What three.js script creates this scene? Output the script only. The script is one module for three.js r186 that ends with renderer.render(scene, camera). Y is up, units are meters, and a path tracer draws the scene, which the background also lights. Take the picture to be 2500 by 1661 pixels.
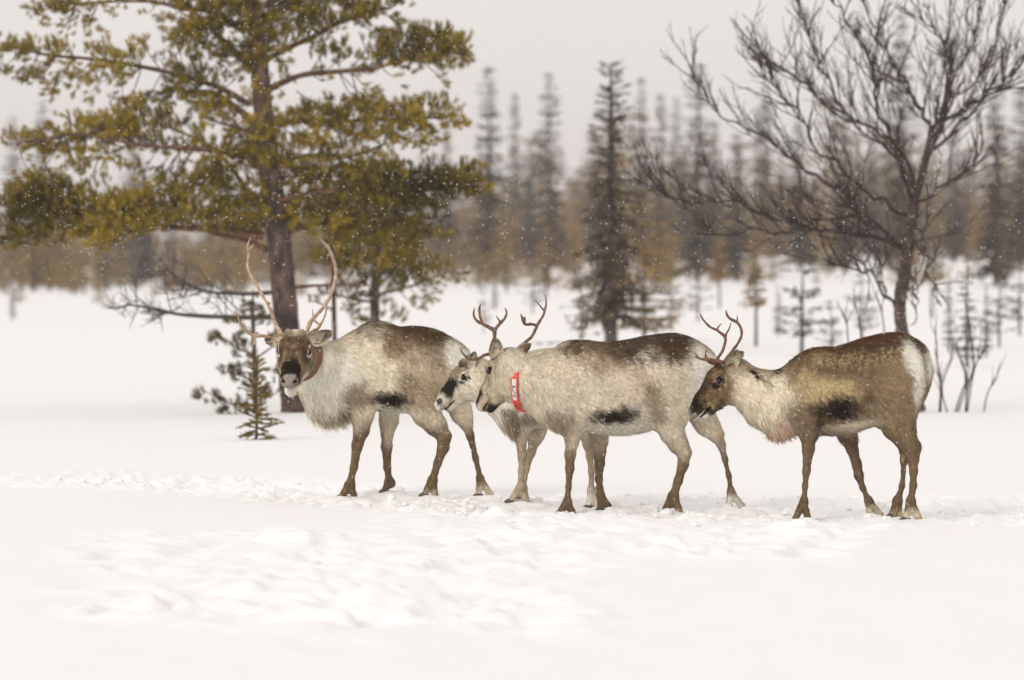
import * as THREE from 'three';
import { mergeGeometries } from 'three/addons/utils/BufferGeometryUtils.js';

// ---------------------------------------------------------------- camera, sky, sun, air, exposure
const SRCW = 2500, SRCH = 1661, FPX = 13940, CAMH = 1.6, HORIZON = 594;   // the lens in photograph pixels
const PITCH = Math.atan((SRCH / 2 - HORIZON) / FPX);
const scene = new THREE.Scene();
const camera = new THREE.PerspectiveCamera(2 * Math.atan(SRCH / 2 / FPX) * 180 / Math.PI, SRCW / SRCH, 0.5, 3000);
camera.position.set(0, CAMH, 0);
camera.rotation.set(-PITCH, 0, 0);
camera.focus = 34.1;
camera.userData.fStop = 3.4;
const renderer = new THREE.WebGLRenderer({ antialias: true });
renderer.toneMapping = THREE.LinearToneMapping;
renderer.toneMappingExposure = 1.09;
renderer.shadowMap.enabled = true;
{ // overcast sky: evenly grey, brighter towards the zenith, faint cloud
  const w = 256, h = 128, d = new Float32Array(w * h * 4);
  for (let y = 0; y < h; y++) for (let x = 0; x < w; x++) {
    const e = ((y + 0.5) / h - 0.5) * Math.PI, a = (x / w) * Math.PI * 2, s = Math.max(0, Math.sin(e));
    const c = 1 + 0.03 * Math.sin(2 * a + 1) * Math.cos(e) + 0.025 * Math.sin(5 * a + 3 * s);
    const l = (0.815 + 0.15 * s) * c, i = (y * w + x) * 4;
    d[i] = l * 1.0; d[i + 1] = l * 0.952; d[i + 2] = l * 0.93; d[i + 3] = 1;
  }
  const t = new THREE.DataTexture(d, w, h, THREE.RGBAFormat, THREE.FloatType);
  t.mapping = THREE.EquirectangularReflectionMapping; t.magFilter = t.minFilter = THREE.LinearFilter; t.needsUpdate = true;
  scene.background = t; scene.environment = t;
}
const sun = new THREE.DirectionalLight(new THREE.Color(1.0, 0.96, 0.91), 1.4);
sun.position.set(-20, 19, -4); sun.target.position.set(0, 0, -34);
sun.castShadow = true; sun.shadow.radius = 55; sun.shadow.mapSize.set(2048, 2048);
Object.assign(sun.shadow.camera, { left: -20, right: 20, top: 20, bottom: -20, near: 1, far: 150 });
scene.add(sun, sun.target);
scene.fog = new THREE.FogExp2(new THREE.Color(0.93, 0.87, 0.85), 0.0007);

// ---------------------------------------------------------------- random numbers, noise, vectors
let seed = 12345;
const rnd = () => { seed = (seed + 0x6d2b79f5) | 0; let t = Math.imul(seed ^ (seed >>> 15), 1 | seed); t = (t + Math.imul(t ^ (t >>> 7), 61 | t)) ^ t; return ((t ^ (t >>> 14)) >>> 0) / 4294967296; };
const rr = (a, b) => a + (b - a) * rnd();
const gauss = () => (rnd() + rnd() + rnd() + rnd() - 2) * 1.0;
const lerp = (a, b, t) => a + (b - a) * t;
const clamp = (x, a, b) => Math.min(b, Math.max(a, x));
const sstep = (a, b, x) => { const t = clamp((x - a) / (b - a), 0, 1); return t * t * (3 - 2 * t); };
const PERM = new Uint8Array(512);
{ const s0 = seed; seed = 77; const p = [...Array(256).keys()]; for (let i = 255; i > 0; i--) { const j = Math.floor(rnd() * (i + 1)); [p[i], p[j]] = [p[j], p[i]]; } for (let i = 0; i < 512; i++) PERM[i] = p[i & 255]; seed = s0; }
const gr = (h, x, y, z) => { const u = (h & 15) < 8 ? x : y, v = (h & 15) < 4 ? y : ((h & 13) === 12 ? x : z); return ((h & 1) ? -u : u) + ((h & 2) ? -v : v); };
function noise(x, y, z = 0) {
  const X0 = Math.floor(x), Y0 = Math.floor(y), Z0 = Math.floor(z); x -= X0; y -= Y0; z -= Z0;
  const X = X0 & 255, Y = Y0 & 255, Z = Z0 & 255, f = (t) => t * t * t * (t * (t * 6 - 15) + 10), u = f(x), v = f(y), w = f(z);
  const A = PERM[X] + Y, AA = PERM[A & 511] + Z, AB = PERM[(A + 1) & 511] + Z, B = PERM[X + 1] + Y, BA = PERM[B & 511] + Z, BB = PERM[(B + 1) & 511] + Z;
  const P = (i) => PERM[i & 511];
  return lerp(lerp(lerp(gr(P(AA), x, y, z), gr(P(BA), x - 1, y, z), u), lerp(gr(P(AB), x, y - 1, z), gr(P(BB), x - 1, y - 1, z), u), v),
    lerp(lerp(gr(P(AA + 1), x, y, z - 1), gr(P(BA + 1), x - 1, y, z - 1), u), lerp(gr(P(AB + 1), x, y - 1, z - 1), gr(P(BB + 1), x - 1, y - 1, z - 1), u), v), w);
}
const fbm = (x, y, z, o = 3) => { let s = 0, a = 0.5; for (let i = 0; i < o; i++) { s += a * noise(x, y, z); x *= 2.03; y *= 2.03; z *= 2.03; a *= 0.5; } return s; };
const V = (x, y, z) => new THREE.Vector3(x, y, z);
// the point of the place that the photograph shows at (px, py), at a given distance in metres in front of the lens plane
const CP = Math.cos(PITCH), SP = Math.sin(PITCH);
function at(px, py, dist) {
  const x = (px - SRCW / 2) / FPX, y = (SRCH / 2 - py) / FPX, dy = y * CP - SP, dz = -(y * SP + CP);
  const k = dist / -dz;
  return V(x * k, CAMH + dy * k, dz * k);
}
const distOf = (py) => CAMH * FPX / (py - HORIZON);   // how far flat ground is at that row

// ---------------------------------------------------------------- scene bookkeeping
const used = {};
const numbered = (n) => { used[n] = (used[n] ?? -1) + 1; return used[n] ? n + '_' + String(used[n]).padStart(3, '0') : n; };
function thing(name, label, category, pos = V(0, 0, 0), group) {
  const o = new THREE.Group(); o.name = numbered(name); o.position.copy(pos);
  o.userData = { label, category }; if (group) o.userData.group = group;
  scene.add(o); return o;
}
function part(name, geo, mat, parent, extra) {
  const m = new THREE.Mesh(geo, mat); m.name = name; m.castShadow = m.receiveShadow = true;
  if (extra) Object.assign(m.userData, extra);
  parent.add(m); return m;
}
function copies(name, geo, mat, list, parent, extra) {   // list of { m: Matrix4, c: [r, g, b] }
  const o = new THREE.InstancedMesh(geo, mat, list.length); o.name = name; o.castShadow = o.receiveShadow = true;
  const c = new THREE.Color();
  list.forEach((e, i) => { o.setMatrixAt(i, e.m); if (e.c) o.setColorAt(i, c.setRGB(e.c[0], e.c[1], e.c[2])); });
  Object.assign(o.userData, extra);
  parent.add(o); return o;
}
const mat = (r, g, b, rough = 0.9, more = {}) => new THREE.MeshStandardMaterial({ color: new THREE.Color().setRGB(r, g, b), roughness: rough, ...more });

// ---------------------------------------------------------------- geometry helpers
// a tube through points whose radius changes along it; ends closed to a point
function tube(pts, radii, seg = 12, sides = 6, bump = 0) {
  const curve = new THREE.CatmullRomCurve3(pts, false, 'centripetal');
  const pos = [], idx = [], uv = [], n = pts.length - 1;
  const T = new THREE.Vector3(), N = new THREE.Vector3(), B = new THREE.Vector3(), P = new THREE.Vector3();
  let len = 0, last = null;
  for (let i = 0; i <= seg; i++) {
    const t = i / seg; curve.getPoint(t, P); curve.getTangent(t, T);
    if (i === 0) { N.set(0, 0, 1); if (Math.abs(T.z) > 0.9) N.set(1, 0, 0); }
    N.addScaledVector(T, -N.dot(T)).normalize(); B.crossVectors(T, N);
    if (last) len += P.distanceTo(last); last = P.clone();
    const k = t * n, a = Math.min(n - 1, Math.floor(k)), r0 = lerp(radii[a], radii[a + 1], k - a);
    for (let j = 0; j <= sides; j++) {
      const an = (j / sides) * Math.PI * 2, r = r0 * (1 + (bump ? bump * noise(P.x * 40 + Math.cos(an), P.y * 40 + Math.sin(an), P.z * 40) : 0));
      pos.push(P.x + (N.x * Math.cos(an) + B.x * Math.sin(an)) * r, P.y + (N.y * Math.cos(an) + B.y * Math.sin(an)) * r, P.z + (N.z * Math.cos(an) + B.z * Math.sin(an)) * r);
      uv.push(j / sides, len);
    }
  }
  const w = sides + 1;
  for (let i = 0; i < seg; i++) for (let j = 0; j < sides; j++) { const a = i * w + j; idx.push(a, a + 1, a + w, a + 1, a + w + 1, a + w); }
  for (const [ring, p, flip] of [[0, pts[0], 1], [seg, pts[n], 0]]) {
    const c = pos.length / 3; pos.push(p.x, p.y, p.z); uv.push(0.5, 0);
    for (let j = 0; j < sides; j++) { const a = ring * w + j; flip ? idx.push(c, a + 1, a) : idx.push(c, a, a + 1); }
  }
  const g = new THREE.BufferGeometry();
  g.setAttribute('position', new THREE.Float32BufferAttribute(pos, 3)); g.setAttribute('uv', new THREE.Float32BufferAttribute(uv, 2));
  g.setIndex(idx); g.computeVertexNormals(); return g;
}
// naive surface nets over a signed field (negative inside)
function mesher(f, lo, hi, cell) {
  const nx = Math.ceil((hi.x - lo.x) / cell) + 1, ny = Math.ceil((hi.y - lo.y) / cell) + 1, nz = Math.ceil((hi.z - lo.z) / cell) + 1;
  const val = new Float32Array(nx * ny * nz), id = new Int32Array(nx * ny * nz).fill(-1), I = (x, y, z) => (z * ny + y) * nx + x;
  // coarse pass first, so that cells far from the surface are filled without asking the field
  const S = 4;
  for (let z0 = 0; z0 < nz; z0 += S) for (let y0 = 0; y0 < ny; y0 += S) for (let x0 = 0; x0 < nx; x0 += S) {
    const c = f(lo.x + (x0 + S / 2 - 0.5) * cell, lo.y + (y0 + S / 2 - 0.5) * cell, lo.z + (z0 + S / 2 - 0.5) * cell), far = Math.abs(c) > cell * S * 1.6;
    for (let z = z0; z < Math.min(nz, z0 + S); z++) for (let y = y0; y < Math.min(ny, y0 + S); y++) for (let x = x0; x < Math.min(nx, x0 + S); x++)
      val[I(x, y, z)] = far ? c : f(lo.x + x * cell, lo.y + y * cell, lo.z + z * cell);
  }
  const pos = [], idx = [];
  for (let z = 0; z < nz - 1; z++) for (let y = 0; y < ny - 1; y++) for (let x = 0; x < nx - 1; x++) {
    let n = 0, sx = 0, sy = 0, sz = 0, inside = 0; const v = [];
    for (let k = 0; k < 8; k++) { v[k] = val[I(x + (k & 1), y + ((k >> 1) & 1), z + (k >> 2))]; if (v[k] < 0) inside++; }
    if (inside === 0 || inside === 8) continue;
    for (let a = 0; a < 8; a++) for (const b of [a | 1, a | 2, a | 4]) if (b !== a && (v[a] < 0) !== (v[b] < 0)) {
      const t = v[a] / (v[a] - v[b]); n++;
      sx += lerp(a & 1, b & 1, t); sy += lerp((a >> 1) & 1, (b >> 1) & 1, t); sz += lerp(a >> 2, b >> 2, t);
    }
    id[I(x, y, z)] = pos.length / 3; pos.push(lo.x + (x + sx / n) * cell, lo.y + (y + sy / n) * cell, lo.z + (z + sz / n) * cell);
  }
  const quad = (a, b, c, d, flip) => { if (a < 0 || b < 0 || c < 0 || d < 0) return; flip ? idx.push(a, c, b, a, d, c) : idx.push(a, b, c, a, c, d); };
  for (let z = 1; z < nz - 1; z++) for (let y = 1; y < ny - 1; y++) for (let x = 1; x < nx - 1; x++) {
    const i = val[I(x, y, z)] < 0;
    if (i !== (val[I(x + 1, y, z)] < 0)) quad(id[I(x, y - 1, z - 1)], id[I(x, y, z - 1)], id[I(x, y, z)], id[I(x, y - 1, z)], !i);
    if (i !== (val[I(x, y + 1, z)] < 0)) quad(id[I(x - 1, y, z - 1)], id[I(x - 1, y, z)], id[I(x, y, z)], id[I(x, y, z - 1)], !i);
    if (i !== (val[I(x, y, z + 1)] < 0)) quad(id[I(x - 1, y - 1, z)], id[I(x, y - 1, z)], id[I(x, y, z)], id[I(x - 1, y, z)], !i);
  }
  const g = new THREE.BufferGeometry();
  g.setAttribute('position', new THREE.Float32BufferAttribute(pos, 3)); g.setIndex(idx); g.computeVertexNormals(); return g;
}
// ---------------------------------------------------------------- snow
const HOOF = [];   // where hooves stand: [x, z, y]; filled before the ground is built
const track = (x, z) => { // how much the snow is trodden there
  const d = -z, px = SRCW / 2 + x / d * FPX, py = HORIZON + CAMH * FPX / d;
  const mid = lerp(1160, 1245, sstep(0, 1500, px)), half = lerp(26, 34, sstep(300, 1300, px));
  return sstep(half * 1.5, half * 0.5, Math.abs(py - mid)) * sstep(-100, 700, px) + 0.55 * sstep(34, 10, Math.abs(py - 1168)) * sstep(800, 200, px);
};
const PRINTS = [];
for (let i = 0; i < 150; i++) { const px = 230 + 1150 * rnd(), py = 1300 + 230 * rnd() + (px - 700) * 0.03, d = distOf(py); PRINTS.push([(px - SRCW / 2) / FPX * d, -d, rr(0.06, 0.17), rr(0.018, 0.05)]); }
for (let i = 0; i < 50; i++) { const px = 1200 + 950 * rnd(), py = 1290 + 70 * rnd(), d = distOf(py); PRINTS.push([(px - SRCW / 2) / FPX * d, -d, rr(0.06, 0.16), rr(0.025, 0.055)]); }
function snowHeight(x, z, free) {
  const d = -z;
  let h = 0.022 * fbm(x * 0.45, z * 0.16, 3.1, 2) + 0.55 * fbm(x * 0.05, z * 0.02, 8.4, 3) * sstep(70, 180, d) + 1.1 * sstep(-16, 16, x) * sstep(110, 260, d);
  if (d < 46 && d > 15 && Math.abs(x) < 8) {
    const px = SRCW / 2 + x / d * FPX, py = HORIZON + CAMH * FPX / d, t = track(x, z);
    // trodden strip: lumps and holes
    h += t * (0.1 * fbm(x * 2.6, z * 1.5, 1.7, 3) + 0.05 * Math.abs(noise(x * 6, z * 4.5, 4)) + 0.03 * noise(x * 13, z * 10, 9) + 0.012 * noise(x * 30, z * 24, 3)) - 0.035 * t;
    // older, softened prints in the foreground
    const old = sstep(1290, 1340, py) * sstep(1661, 1460, py) * sstep(150, 500, px) * sstep(1800, 1150, px);
    for (const [qx, qz, r, dp] of PRINTS) { const k = ((x - qx) ** 2 + ((z - qz) * 0.7) ** 2) / (r * r); if (k < 8) h += dp * (-Math.exp(-k) + 0.45 * Math.exp(-((Math.sqrt(k) - 1.5) ** 2) * 5)); }
    h += old * (0.045 * fbm(x * 1.9, z * 0.9, 5.5, 3) + 0.022 * noise(x * 5, z * 3, 2) + 0.008 * noise(x * 14, z * 9, 5) - 0.03 * sstep(0.15, 0.45, noise(x * 2.2 + 3, z * 0.9, 7)));
    // crest of soft lumps in front of the animals
    const crest = sstep(1225, 1265, py) * sstep(1370, 1300, py) * sstep(700, 1100, px) * sstep(2400, 1900, px);
    h += crest * (0.075 * fbm(x * 1.9, z * 0.9, 7.7, 4) + 0.03 * Math.abs(noise(x * 5, z * 3, 3)));
    h += 0.006 * noise(x * 3, z * 1.4, 6) + 0.012 * fbm(x * 1.1, z * 0.4, 2.2, 2);
  }
  if (!free && d < 40 && d > 30) {
    let w = 0, s = 0;
    for (const [hx, hz, hy] of HOOF) { const q = ((x - hx) ** 2 + (z - hz) ** 2) / 0.018; if (q < 12) { const k = Math.exp(-q); w += k; s += k * hy; } }
    if (w > 1e-4) { const m = Math.min(1, w * 1.15); h = lerp(h, s / w + 0.03 * noise(x * 11, z * 11, 5), m); }
  }
  return h;
}
function buildSnow() {
  const xs = [], zs = [];
  const warp = (list, a, b, step) => { for (let v = a; v < b - 1e-6; v += step) list.push(v); };
  warp(xs, -900, -120, 65); warp(xs, -120, -20, 10); warp(xs, -20, -4.6, 0.8); warp(xs, -4.6, 4.6, 0.028); warp(xs, 4.6, 20, 0.8); warp(xs, 20, 120, 10); warp(xs, 120, 965, 65);
  warp(zs, -25, 12, 6); warp(zs, 12, 19, 0.5); warp(zs, 19, 31, 0.06); warp(zs, 31, 39, 0.028); warp(zs, 39, 60, 0.2); warp(zs, 60, 150, 2); warp(zs, 150, 500, 10); warp(zs, 500, 900, 50);
  const nx = xs.length, nz = zs.length, pos = new Float32Array(nx * nz * 3), idx = [];
  for (let j = 0; j < nz; j++) for (let i = 0; i < nx; i++) { const k = (j * nx + i) * 3; pos[k] = xs[i]; pos[k + 2] = -zs[j]; pos[k + 1] = snowHeight(xs[i], -zs[j]); }
  for (let j = 0; j < nz - 1; j++) for (let i = 0; i < nx - 1; i++) { const a = j * nx + i; idx.push(a, a + 1, a + nx, a + 1, a + nx + 1, a + nx); }
  const g = new THREE.BufferGeometry();
  g.setAttribute('position', new THREE.BufferAttribute(pos, 3)); g.setIndex(idx); g.computeVertexNormals();
  const o = part('snow_ground', g, mat(0.8, 0.79, 0.785, 0.85), scene, { kind: 'structure', label: 'wide snow-covered ground with a trodden strip under the reindeer', category: 'snow' });
  // crumbs of trodden snow
  const clod = new THREE.IcosahedronGeometry(1, 1); { const p = clod.attributes.position; for (let i = 0; i < p.count; i++) { const v = V().fromBufferAttribute(p, i), k = 1 + 0.35 * noise(v.x * 1.7 + 4, v.y * 1.7, v.z * 1.7); p.setXYZ(i, v.x * k, v.y * k * 0.7, v.z * k); } clod.computeVertexNormals(); }
  const list = [];
  for (let n = 0; n < 9000 && list.length < 1200; n++) {
    const x = rr(-4.4, 4.4), z = -rr(32, 39.5), t = track(x, z); if (rnd() > t * t * (0.35 + 1.2 * noise(x * 1.3, z * 1.3, 2))) continue;
    const s = 0.005 + 0.028 * Math.pow(rnd(), 3.4);
    list.push({ m: new THREE.Matrix4().compose(V(x, snowHeight(x, z) + s * 0.25, z), new THREE.Quaternion().setFromEuler(new THREE.Euler(rr(0, 0.6), rr(0, 6.3), 0)), V(s * rr(0.8, 1.5), s, s * rr(0.8, 1.3))) });
  }
  copies('snow_crumbs', clod, mat(0.8, 0.79, 0.785, 0.85), list, scene, { kind: 'stuff', label: 'crumbs of loose trodden snow around the reindeer hooves', category: 'snow' });
}
// ---------------------------------------------------------------- reindeer
const FUR = new THREE.MeshPhysicalMaterial({ color: 0xffffff, roughness: 1, specularIntensity: 0.2 });
const SKIN = new THREE.MeshPhysicalMaterial({ color: 0xffffff, roughness: 1, specularIntensity: 0.2, vertexColors: true });
const EYE = new THREE.MeshPhysicalMaterial({ color: new THREE.Color().setRGB(0.008, 0.005, 0.004), roughness: 0.1, specularIntensity: 0.6 });
const ANTLER = new THREE.MeshStandardMaterial({ color: 0xffffff, roughness: 0.6, vertexColors: true });
const HORN = mat(0.07, 0.055, 0.045, 0.6);
// five fine curved hairs, lying along +z and rising along +y; one unit long
const tuftGeo = (() => {
  const pos = [], nor = [], idx = [];
  for (const [ox, oz, h, bend, l] of [[-0.2, 0, 0.3, -0.1, 0.95], [0.02, 0.08, 0.42, 0.05, 1], [0.2, -0.1, 0.34, 0.13, 0.9], [-0.08, 0.25, 0.25, 0.02, 0.85], [0.11, 0.3, 0.46, -0.07, 0.92]]) {
    const b = pos.length / 3, row = (t, w) => { const y = h * t * (1.75 - t) - 0.06, z = oz - 0.25 + l * t, x = ox + bend * t * t; pos.push(x - w, y, z, x + w, y, z); nor.push(-0.3, 1, 0.15, 0.3, 1, 0.15); };
    row(0, 0.055); row(0.5, 0.05); row(1, 0.012); idx.push(b, b + 2, b + 1, b + 1, b + 2, b + 3, b + 2, b + 4, b + 3, b + 3, b + 4, b + 5);
  }
  const g = new THREE.BufferGeometry(); g.setAttribute('position', new THREE.Float32BufferAttribute(pos, 3)); g.setAttribute('normal', new THREE.Float32BufferAttribute(nor, 3)); g.setIndex(idx); return g;
})();
const smin = (a, b, k) => { const h = Math.max(k - Math.abs(a - b), 0) / k; return Math.min(a, b) - h * h * k * 0.25; };
const C_ = { white: [0.84, 0.8, 0.69], cream: [0.74, 0.65, 0.485], grey: [0.47, 0.38, 0.262], tan: [0.28, 0.193, 0.104], brown: [0.075, 0.042, 0.02], rust: [0.105, 0.045, 0.02], leg: [0.185, 0.125, 0.07], dark: [0.019, 0.01, 0.0055], black: [0.007, 0.0047, 0.0035], gold: [0.57, 0.44, 0.225], pink: [0.5, 0.33, 0.24] };
const mix3 = (a, b, t) => [lerp(a[0], b[0], t), lerp(a[1], b[1], t), lerp(a[2], b[2], t)];

function headField(f, u, r, J = 0) {   // metres from the middle of the head between the eyes: forward, upward, sideways
  r = Math.abs(r);
  const cap = (af, au, ar, bf, bu, br, ra, rb) => { const dx = bf - af, dy = bu - au, dz = br - ar, t = clamp(((f - af) * dx + (u - au) * dy + (r - ar) * dz) / (dx * dx + dy * dy + dz * dz + 1e-9), 0, 1); return Math.hypot(f - af - dx * t, u - au - dy * t, r - ar - dz * t) - lerp(ra, rb, t); };
  let d = cap(-0.085, -0.012, 0, 0.0, 0.004, 0, 0.076, 0.074);
  d = smin(d, cap(0.0, 0.022, 0.0, 0.15, 0.003, 0, 0.06, 0.043), 0.03);
  d = smin(d, cap(0.15, 0.003, 0.0, 0.222, -0.008, 0.01, 0.043, 0.037), 0.025);
  d = smin(d, cap(0.21, -0.022, 0.013, 0.238, -0.02, 0.01, 0.035, 0.031), 0.02);       // muzzle
  d = smin(d, cap(-0.05, -0.085, 0.02, 0.1, -0.072 - J * 0.5, 0.012, 0.05, 0.036), 0.04);           // jaw
  d = smin(d, cap(0.1, -0.072 - J * 0.5, 0.008, 0.21, -0.07 - J, 0.0, 0.034, 0.021 + J * 0.2), 0.02);             // chin
  d = smin(d, cap(0.0, -0.045, 0.035, 0.1, -0.04, 0.02, 0.045, 0.036), 0.03);            // cheek
  d = smin(d, cap(-0.065, -0.045, 0.04, 0.03, -0.062, 0.032, 0.056, 0.044), 0.03);         // jaw muscle
  d = smin(d, cap(-0.03, 0.038, 0.052, 0.012, 0.036, 0.05, 0.026, 0.026), 0.02);         // brow
  d = smin(d, cap(-0.06, 0.05, 0.03, -0.068, 0.078, 0.036, 0.026, 0.016), 0.02);            // where the antlers stand
  d = smin(d, cap(-0.02, 0.031, 0.075, 0.024, 0.022, 0.073, 0.008, 0.007), 0.008);       // eyelids
  d = smin(d, cap(-0.016, -0.005, 0.075, 0.024, -0.002, 0.071, 0.006, 0.006), 0.008);
  const cut = (v, k) => { d = -smin(-d, v, k); };
  cut(cap(0.256, -0.008, 0.024, 0.238, 0.004, 0.036, 0.008, 0.006), 0.008);              // nostril
  cut(cap(0.27, -0.056 - J * 0.35, 0.0, 0.165, -0.056, 0.05, 0.0045 + J * 0.3, 0.004), 0.006);                // mouth
  cut(cap(0.02, 0.012, 0.088, 0.0, 0.012, 0.088, 0.017, 0.018), 0.006);                    // eye socket
  return d;
}

function reindeer(o) {
  const D = o.dist, s = D / FPX, base = at(o.px, o.feet, D); base.y = 0;
  const root = thing('reindeer', o.label, 'reindeer', base, undefined);
  const L = (px, py, z = 0) => at(px, py, D - z).sub(base);
  const toPx = (v) => { const k = FPX / (D - v.z); return [SRCW / 2 + (v.x + base.x) * k, HORIZON + (CAMH - v.y) * k]; };
  // trunk: outline rows, from the neck to the rump
  const rows = o.trunk.map(([px, t, b, w, z]) => { const a = L(px, t + 4, z), c = L(px, b - 4, z); return [a.x, (a.y + c.y) / 2, (a.y - c.y) / 2, w - 0.012, z]; });
  const x0 = rows[0][0], x1 = rows[rows.length - 1][0], NT = 400, tab = [];
  for (let i = 0, k = 0; i <= NT; i++) {
    const x = lerp(x0, x1, i / NT); while (k < rows.length - 2 && x > rows[k + 1][0]) k++;
    const t = (x - rows[k][0]) / (rows[k + 1][0] - rows[k][0]), p0 = rows[Math.max(0, k - 1)], p1 = rows[k], p2 = rows[k + 1], p3 = rows[Math.min(rows.length - 1, k + 2)];
    tab.push([1, 2, 3, 4].map((c) => { const m1 = (p2[c] - p0[c]) / (p2[0] - p0[0]) * (p2[0] - p1[0]), m2 = (p3[c] - p1[c]) / (p3[0] - p1[0]) * (p2[0] - p1[0]), t2 = t * t, t3 = t2 * t; return p1[c] * (2 * t3 - 3 * t2 + 1) + p2[c] * (3 * t2 - 2 * t3) + m1 * (t3 - 2 * t2 + t) + m2 * (t3 - t2); }));
  }
  const trunk = (x, y, z) => {
    const xc = clamp(x, x0, x1), q = tab[Math.round((xc - x0) / (x1 - x0) * NT)], h = Math.max(q[1], 0.02), e = (y - q[0]) / h, w = Math.max(q[2], 0.02) * (1 - 0.14 * clamp(e, -1, 1));
    const k = Math.sqrt(e * e + ((z - q[3]) / w) ** 2), d = (k - 1) * Math.min(h, w);
    return d + Math.abs(x - xc) * 4;
  };
  // limbs as chains of tapering capsules
  const caps = [], feet = [], add = (a, b, ra, rb, k) => caps.push({ a, d: b.clone().sub(a), ra, rb, k, dd: Math.max(1e-9, b.distanceToSquared(a)) });
  for (const g of o.legs) {
    const n = g.p.length, zz = (i) => lerp(g.z[0], g.z[1], Math.min(1, i / (n - 1))), P = g.p.map(([px, py], i) => L(px, py, zz(i))), R = g.p.map((q) => Math.max(0.012, q[2] * s - 0.0105));
    for (let i = 0; i < n - 1; i++) add(P[i], P[i + 1], R[i], R[i + 1], i < 2 ? 0.06 : 0.02);
    const end = P[n - 1], toe = L(g.toe[0], g.toe[1] - 4, g.z[1]), heel = L(g.heel[0], g.heel[1] - 5, g.z[1]), dir = toe.clone().sub(heel).setY(0).normalize(), side = V(-dir.z, 0, dir.x);
    for (const q of [-1, 1]) { add(end, toe.clone().addScaledVector(side, 0.022 * q).addScaledVector(dir, -0.02), R[n - 1] * 0.95, 0.016, 0.02); }
    add(end, heel, R[n - 1], 0.02, 0.02);
    const bottom = Math.min(L(g.toe[0], g.toe[1], g.z[1]).y, L(g.heel[0], g.heel[1], g.z[1]).y);
    const mid = toe.clone().lerp(heel, 0.5);
    HOOF.push([mid.x + base.x, mid.z + base.z, bottom + 0.01], [toe.x + base.x, toe.z + base.z, bottom + 0.002]);
    feet.push({ toe, heel, dir, side, bottom, pale: g.pale });
  }
  // head frame
  const inHead = V();
  const H = o.head, hs = H.scale, E = L(H.at[0], H.at[1], H.z), f = V(...H.f).normalize(), u = V(...H.u); u.addScaledVector(f, -u.dot(f)).normalize();
  const r = V().crossVectors(f, u), hm = new THREE.Matrix4().makeBasis(f.clone().multiplyScalar(hs), u.clone().multiplyScalar(hs), r.clone().multiplyScalar(hs)).setPosition(E), hinv = hm.clone().invert();
  const onHead = (a, b, c) => V(a, b, c).applyMatrix4(hm);
  const nk = o.neck.map(([px, py, z, rad]) => [L(px, py, z), rad]); nk.push([onHead(-0.1, -0.045, 0), (H.nape ?? 0.072) * hs]);
  for (let i = 0; i < nk.length - 1; i++) add(nk[i][0], nk[i + 1][0], nk[i][1], nk[i + 1][1], 0.06);
  const field = (x, y, z) => {
    let d = trunk(x, y, z);
    for (const c of caps) {
      const ax = x - c.a.x, ay = y - c.a.y, az = z - c.a.z, t = clamp((ax * c.d.x + ay * c.d.y + az * c.d.z) / c.dd, 0, 1);
      const e = Math.sqrt((ax - c.d.x * t) ** 2 + (ay - c.d.y * t) ** 2 + (az - c.d.z * t) ** 2) - lerp(c.ra, c.rb, t);
      d = smin(d, e, c.k);
    }
    return d;
  };
  const bare = field, whole = (x, y, z) => {
    let d = bare(x, y, z); const e = Math.hypot(x - E.x, y - E.y, z - E.z);
    if (e < 0.42) { const q = inHead.set(x, y, z).applyMatrix4(hinv); d = smin(d, headField(q.x, q.y, q.z, H.jaw) * hs + 0.005, 0.07); }
    return d;
  };
  const lo = V(1e9, 1e9, 1e9), hi = V(-1e9, -1e9, -1e9), grow = (x, y, z, m) => { lo.min(V(x - m, y - m, z - m)); hi.max(V(x + m, y + m, z + m)); };
  for (const q of rows) { grow(q[0], q[1] + q[2], q[4] + q[3], 0.05); grow(q[0], q[1] - q[2], q[4] - q[3], 0.05); }
  for (const c of caps) { grow(c.a.x, c.a.y, c.a.z, c.ra + 0.04); grow(c.a.x + c.d.x, c.a.y + c.d.y, c.a.z + c.d.z, c.rb + 0.04); }
  const bodyGeo = mesher(whole, lo, hi, 0.0105);
  const headGeo = mesher((x, y, z) => headField(x, y, z, H.jaw), V(-0.19, -0.19, -0.125), V(0.29, 0.135, 0.125), 0.0052);
  const headSpace = headGeo.attributes.position.clone();
  headGeo.applyMatrix4(hm); { const ix = headGeo.index.array; for (let i = 0; i < ix.length; i += 3) { const t = ix[i + 1]; ix[i + 1] = ix[i + 2]; ix[i + 2] = t; } } headGeo.computeVertexNormals();
  // { is the frame left- or right-handed: normals must point out of the head
  { const p = V().fromBufferAttribute(headGeo.attributes.position, 0), n = V().fromBufferAttribute(headGeo.attributes.normal, 0); const q = p.clone().addScaledVector(n, 0.004).applyMatrix4(hinv); const q0 = p.clone().applyMatrix4(hinv); if (headField(q.x, q.y, q.z) < headField(q0.x, q0.y, q0.z)) { const ix = headGeo.index.array; for (let i = 0; i < ix.length; i += 3) { const t = ix[i + 1]; ix[i + 1] = ix[i + 2]; ix[i + 2] = t; } headGeo.computeVertexNormals(); } }
  { const p = V().fromBufferAttribute(bodyGeo.attributes.position, 0), n = V().fromBufferAttribute(bodyGeo.attributes.normal, 0), a = whole(p.x, p.y, p.z), q = p.clone().addScaledVector(n, 0.004); if (whole(q.x, q.y, q.z) < a) { const ix = bodyGeo.index.array; for (let i = 0; i < ix.length; i += 3) { const t = ix[i + 1]; ix[i + 1] = ix[i + 2]; ix[i + 2] = t; } bodyGeo.computeVertexNormals(); } }
  // coat colours
  const sd = o.seed;
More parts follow.
